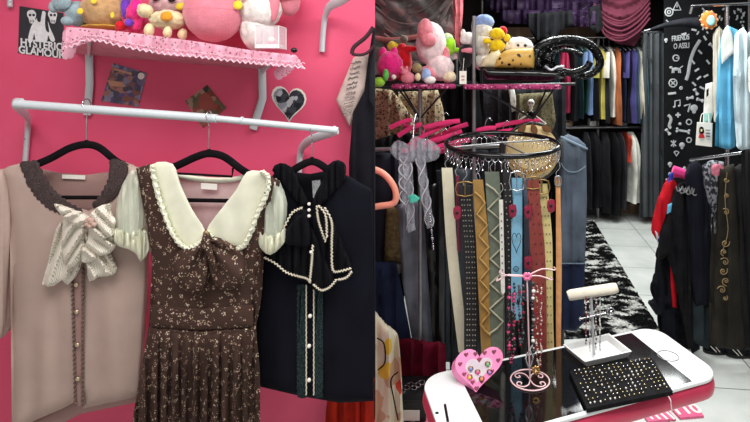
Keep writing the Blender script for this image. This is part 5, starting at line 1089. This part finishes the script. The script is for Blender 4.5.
# lower garments
ink = cloth('ink_black', (19, 21, 28), .3, 6); red_c = cloth('scarlet_knit', (190, 22, 36), .15, 9)
garment('trousers', 'pooling black trousers whose hem spreads on the tiles', 'trousers', [(668, 200), (694, 190), (698, 300), (696, 352), (690, 355), (676, 348), (662, 336), (664, 332), (687, 335), (684, 325), (677, 314), (656, 315), (648, 303), (662, 296), (653, 283), (660, 244)], 3.22, ink, (.014, 12, 0), .03, 7, 3.5)
o = garment('cardigan', 'scarlet cardigan with white and blue cuff, leftmost on the lower right rail', 'cardigan', [(672, 176), (677, 184), (674, 200), (670, 215), (664, 232), (658, 242), (652, 233), (654, 218), (661, 196), (666, 184)], 3.15, red_c, (.006, 9), .03, 5, 2.5,
            parts=[('cuff', [(655, 231), (663, 233), (664, 242), (658, 244)], patterned('blue_white_cuff', (225, 225, 232), [(60, 60, 140)], 50, 'dots', .4), .02), ('blue_shoulder', [(669, 174), (674, 172), (672, 184), (668, 184)], cloth('royal_blue', (50, 70, 170)), .02)])
garment('scarf', 'bright red strip showing between the black garments', 'scarf', [(670, 254), (676, 250), (677, 308), (673, 307), (671, 285)], 3.17, red_c, (.004, 6), .008, 3, 3)
garment('coat', 'black coat with blue lining flash beside the scarlet cardigan', 'coat', [(675, 190), (684, 182), (694, 184), (696, 300), (697, 345), (689, 350), (680, 300), (668, 255), (656, 264), (662, 230), (670, 210)], 3.10, black_cloth, (.012, 10, 1), .03, 6, 3, parts=[('blue_flash', [(668, 205), (672, 203), (671, 212), (667, 214)], blue, .035), ('silver_zip', [(688, 200), (689, 200), (691, 300), (690, 300)], steel, .036)])
garment('dress', 'navy black dress in the middle of the lower right rail', 'dress', [(686, 176), (690, 164), (697, 160), (704, 170), (710, 210), (714, 290), (712, 306), (696, 306), (690, 250)], 3.05, cloth('midnight_knit', (20, 22, 32), .25, 6), (.012, 11, 0), .03, 6, 3)
garment('jeans', 'faded teal denim skirt hanging below the navy dress', 'skirt', [(693, 300), (714, 304), (712, 340), (708, 349), (700, 346), (693, 341)], 3.08, cloth('teal_denim', (38, 47, 50), .35, 8, .5), (.010, 10, 0), .03, 6, 3)
garment('coat', 'black coat with one long lapel left of the navy dress', 'coat', [(690, 250), (698, 300), (700, 349), (692, 354), (688, 320)], 3.12, ink, (.008, 8), .02, 4, 3)
garment('blouse', 'smoky organza blouse with pink flower prints', 'blouse', [(703, 166), (712, 160), (724, 162), (722, 190), (716, 206), (718, 240), (714, 234), (712, 210), (706, 196)], 3.02, patterned('smoky_print', (84, 86, 96), [(150, 152, 160), (54, 54, 62)], 60, 'blobs', dist=1), (.010, 7), .02, 5, 2.5, parts=[('pink_flower', cat_closed([(712, 166), (720, 164), (724, 169), (719, 176), (712, 174)], 3), cloth('rose_petal', (208, 120, 140), .3, 60), .025)])
garment('skirt', 'pale grey blue slip between the navy and gold printed garments', 'skirt', [(710, 228), (719, 224), (720, 272), (712, 271)], 3.06, cloth('slip_grey', (112, 118, 122), .2), (.004, 9), .01, 3, 3)
ol = cloth('dark_olive', (42, 39, 34), .3, 7)
go = garment('trousers', 'dark olive trousers embroidered with gold scrolls down the leg', 'trousers', [(720, 168), (734, 164), (738, 220), (742, 290), (745, 350), (728, 349), (711, 346), (716, 290), (720, 230)], 3.0, ol, (.010, 14, 0), .03, 6, 3.5)
m = MB()
for i, (x, y, s) in enumerate(((726, 180, 3), (727, 196, 3), (726, 212, 4), (725, 243, 5), (724, 252, 4), (725, 262, 5), (723, 271, 5), (726, 281, 5), (722, 290, 5), (725, 298, 3))):
    q = [(x+s*math.exp(-.16*j)*cos(j*.8+i*2), y+s*math.exp(-.16*j)*sin(j*.8+i*2)) for j in range(14)]
    m.tube([P(a_, b_, 2.945) for a_, b_ in q], .003, 6, smooth=2)
m.tube([P(x, y, 2.945) for x, y in ((727, 172), (725, 200), (728, 230), (723, 250))], .0022, 6, smooth=4)
m.build('gold_embroidery', plain('antique_gold_thread', (142, 120, 82), .5, .3), go)
garment('trousers', 'charcoal velvet trousers right of the gold embroidered pair', 'trousers', [(733, 168), (748, 162), (752, 250), (757, 350), (742, 350), (738, 250)], 3.02, cloth('charcoal_velvet', (34, 33, 35), .35, 6), (.012, 10, 0), .03, 6, 3.5)
garment('coat', 'long black coat cut off by the right frame edge', 'coat', [(744, 150), (780, 144), (784, 352), (752, 352), (748, 250)], 2.96, cloth('coal_coat', (28, 28, 30), .35, 6), (.016, 12, 0), .03, 6, 4)
for i, (x0, y0, x1, y1) in enumerate(((673, 169, 697, 181), (672, 174, 690, 178))):
    o = thing('clothes_hanger', ['hot pink hanger on the lower right rail, tilted down', 'hot pink hanger tucked behind the tilted pink one'][i], 'hanger', P((x0+x1)/2, y1+3, 3.1))
    MB().tube([P(x0, y0, 3.08+.06*i), P((x0+x1)/2, (y0+y1)/2-1.5, 3.08+.06*i), P(x1, y1, 3.08+.06*i)], .022, 9, smooth=4, flat=.6).build('arms', plain('neon_pink_velvet', (240, 50, 140), .7, sheen=.3), o)
    MB().tube([P((x0+x1)/2, (y0+y1)/2-2, 3.08+.06*i), P(690, 168, 3.2), P(694, 162, 3.3)], .003, 6, smooth=3).build('hook', chrome, o)
for i in range(6):
    x = 676+i*3.2; y = 186+1.5*(i % 2)
    o = thing('chain_necklace', 'grey metal chain looped over the black coat shoulder', 'necklace', P(x, y+6, 3.0), 'chains on the black coat') if i == 0 else o
    MB().tube([P(x, y, 3.03), P(x+1, y+4+i*.5, 3.02), P(x+4, y+5+i*.5, 3.02), P(x+6, y+1, 3.03)], .004, 6, smooth=4).build('chain_loop', steel, o)
o.pop('group', None) if hasattr(o, 'pop') else None
# shoes
for i, (x, y, Y_) in enumerate(((716, 349, 3.16), (738, 352, 3.12), (758, 355, 3.1))):
    o = thing('sneaker', ['black sneaker under the gold embroidered trousers', 'black sneaker with white stripes under the charcoal trousers', 'black sneaker at the right frame edge'][i], 'shoe', Vector((P(x, y, Y_).x, Y_, 0)))
    c = Vector((P(x, y, Y_).x, Y_, 0))
    MB().rings([(c+Vector((0, 0, .012)), .075, .04), (c+Vector((0, 0, .03)), .078, .042), (c+Vector((.01, 0, .06)), .06, .036), (c+Vector((.03, 0, .085)), .032, .028)], 20).build('upper', black_cloth2, o)
    MB().rings([(c, .078, .044), (c+Vector((0, 0, .015)), .08, .046)], 20).build('sole', black_paint, o)
    MB().tube([c+Vector((-.05, -.034, .05)), c+Vector((-.02, -.046, .02))], .003, 6).tube([c+Vector((-.03, -.034, .06)), c+Vector((0, -.046, .02))], .003, 6).build('stripe', white_label, o)

# ================================================================== rug
VPx = lambda Y: None
frr, nr = onplane(594, 222, 0.0), onplane(661, 334, 0.0)
dirv = (frr-nr); wv_ = Vector((-.86, -.10, 0)); 
t = NT('shaggy_rug'); v = t.co((.7, 1.5, 1)); nz = t.noise(v, 11, 4)
t.l(t.ramp(nz, [(.49, lin((14, 14, 15))), (.54, lin((58, 58, 58))), (.62, lin((195, 195, 190)))]), t.b.inputs['Base Color']); t.b.inputs['Roughness'].default_value = 1; t.b.inputs['Specular IOR Level'].default_value = .05
b = MB(); NX, NY = 90, 250; V = []
for j in range(NY+1):
    row = []
    for i in range(NX+1):
        p = nr+dirv*(j/NY)+wv_*(i/NX); h = .018+.020*abs(noise.noise(Vector((p.x*38, p.y*38, 0))))+.012*random.random()
        e_ = min(i, NX-i, j, NY-j)
        if e_ == 0: h = .002
        elif e_ < 3: h *= .7
        row.append(b.bm.verts.new((p.x+(.012*random.random() if e_ < 3 else .004*random.random()), p.y+.004*random.random(), h)))
    V.append(row)
for j in range(NY):
    for i in range(NX): b.bm.faces.new((V[j][i], V[j][i+1], V[j+1][i+1], V[j+1][i]))
rg_ = b.build('rug', t.m, sharp=True); rg_.location.z = .001
tag(rg_, 'shaggy black and white marled runner rug on the tiles', 'rug')

# floor bits by the wall end and under the table
o = thing('storage_box', 'black box on the floor at the left of the phone table', 'box', Vector((P(410, 0, 2.52).x, 2.52, 0)))
c = Vector((P(410, 0, 2.52).x, 2.52, 0))
MB().box(c+Vector((0, .05, .06)), (.16, .2, .12), .004).build('body', black_paint, o, sharp=True)
MB().box(c+Vector((0, .05, .125)), (.165, .205, .012), .003).build('lid', black_paint, o, sharp=True)
MB().box(c+Vector((0, -.055, .06)), (.1, .004, .05), .001).build('label_plate', white_label, o, sharp=True)
o = thing('key_ring', 'bundle of silver rings and clips on the small black box', 'key ring', c+Vector((0, 0, .131)))
for i in range(6):
    q = c+Vector((-.04+.018*i, .02+.015*(i % 3), .136+.004*i)); MB().tube([q+Vector((.018*cos(a), .018*sin(a), .003*sin(a*2))) for a in [j*PI/7 for j in range(14)]], .003, 6, closed=True).build('ring', chrome, o)
o = thing('cosmetic_tray', 'small round pink tray on the floor beside the table leg', 'tray', onplane(413, 424, 0.0))
c = onplane(413, 424, 0.0)
MB().rings([(c, .06, .06), (c+Vector((0, 0, .03)), .075, .075), (c+Vector((0, 0, .03)), .065, .065), (c+Vector((0, 0, .006)), .052, .052)], 28).build('dish', plain('rose_plastic', (226, 120, 150), .35), o)
MB().ball(c+Vector((0, 0, .02)), (.03, .03, .012)).build('pad', white_cloth, o)
for i, (pts, lab) in enumerate((([(648, 424), (676, 421), (664, 408), (640, 412)], 'pink and white printed card on the floor by the table'), ([(680, 420), (704, 418), (692, 404), (668, 407)], 'pink card printed 110 on the floor under the table corner'))):
    q = [onplane(x, y, .0) for x, y in pts]; cen = sum(q, Vector())/4
    o = thing('printed_card', lab, 'card', cen)
    MB().hexa([p+Vector((0, 0, .001)) for p in q]+[p+Vector((0, 0, .012)) for p in q], .001).build('card', plain('card_pink', (222, 96, 140), .5), o, sharp=True)
    ax_ = (q[1]-q[0]).normalized(); ay_ = Vector((-ax_.y, ax_.x, 0))
    for r_ in (0,):
        if i: text_mesh('110', .10, white_label, 'lettering', o, cen+Vector((0, 0, .0135)), ax_, ay_, 1.0, .0005, bold=.003)
        else:
            mm = MB()
            for kk in range(4): mm.box(cen+Vector((-.05+.035*kk, .0, .013)), (.012, .09, .002), 0, (0, 0, .3))
            mm.build('white_stripes', white_label, o, sharp=True)
# ================================================================== LIGHT + CAMERA
def area(loc, size, e, col=(1, 1, 1), rot=(0, 0, 0)):
    l = bpy.data.lights.new('ceiling_lamp', 'AREA'); l.shape = 'RECTANGLE'; l.size = size[0]; l.size_y = size[1]; l.energy = e; l.color = col
    o = bpy.data.objects.new('ceiling_lamp', l); o.location = loc; o.rotation_euler = rot; COL.objects.link(o)
area((-0.8, 0.75, 2.78), (1.6, 0.7), 40, (1, 0.97, 0.95))
area((0.9, 1.1, 2.78), (1.4, 0.6), 42, (0.98, 1, 0.98))
area((1.1, 3.2, 2.78), (1.6, 0.5), 60, (0.96, 1, 0.98))
area((1.6, 5.2, 2.78), (1.6, 0.5), 60, (0.96, 1, 0.98))
w = bpy.data.worlds.new('World'); S.world = w; w.use_nodes = True
w.node_tree.nodes['Background'].inputs[0].default_value = (1, 0.99, 0.98, 1); w.node_tree.nodes['Background'].inputs[1].default_value = 0.5
cd = bpy.data.cameras.new('camera'); cam = bpy.data.objects.new('camera', cd); COL.objects.link(cam)
cam.location = (0, 0, CZ); cam.rotation_euler = (PI/2, 0, 0)
cd.sensor_width = 36; cd.lens = 36*F/750; cd.shift_x = (375-PX)/750; cd.shift_y = -(211-PY)/750; cd.clip_start = 0.05
S.camera = cam
S.view_settings.view_transform = 'Standard'; S.view_settings.look = 'None'; S.view_settings.exposure = 0.0; S.view_settings.gamma = 1
S.cycles.use_denoising = True
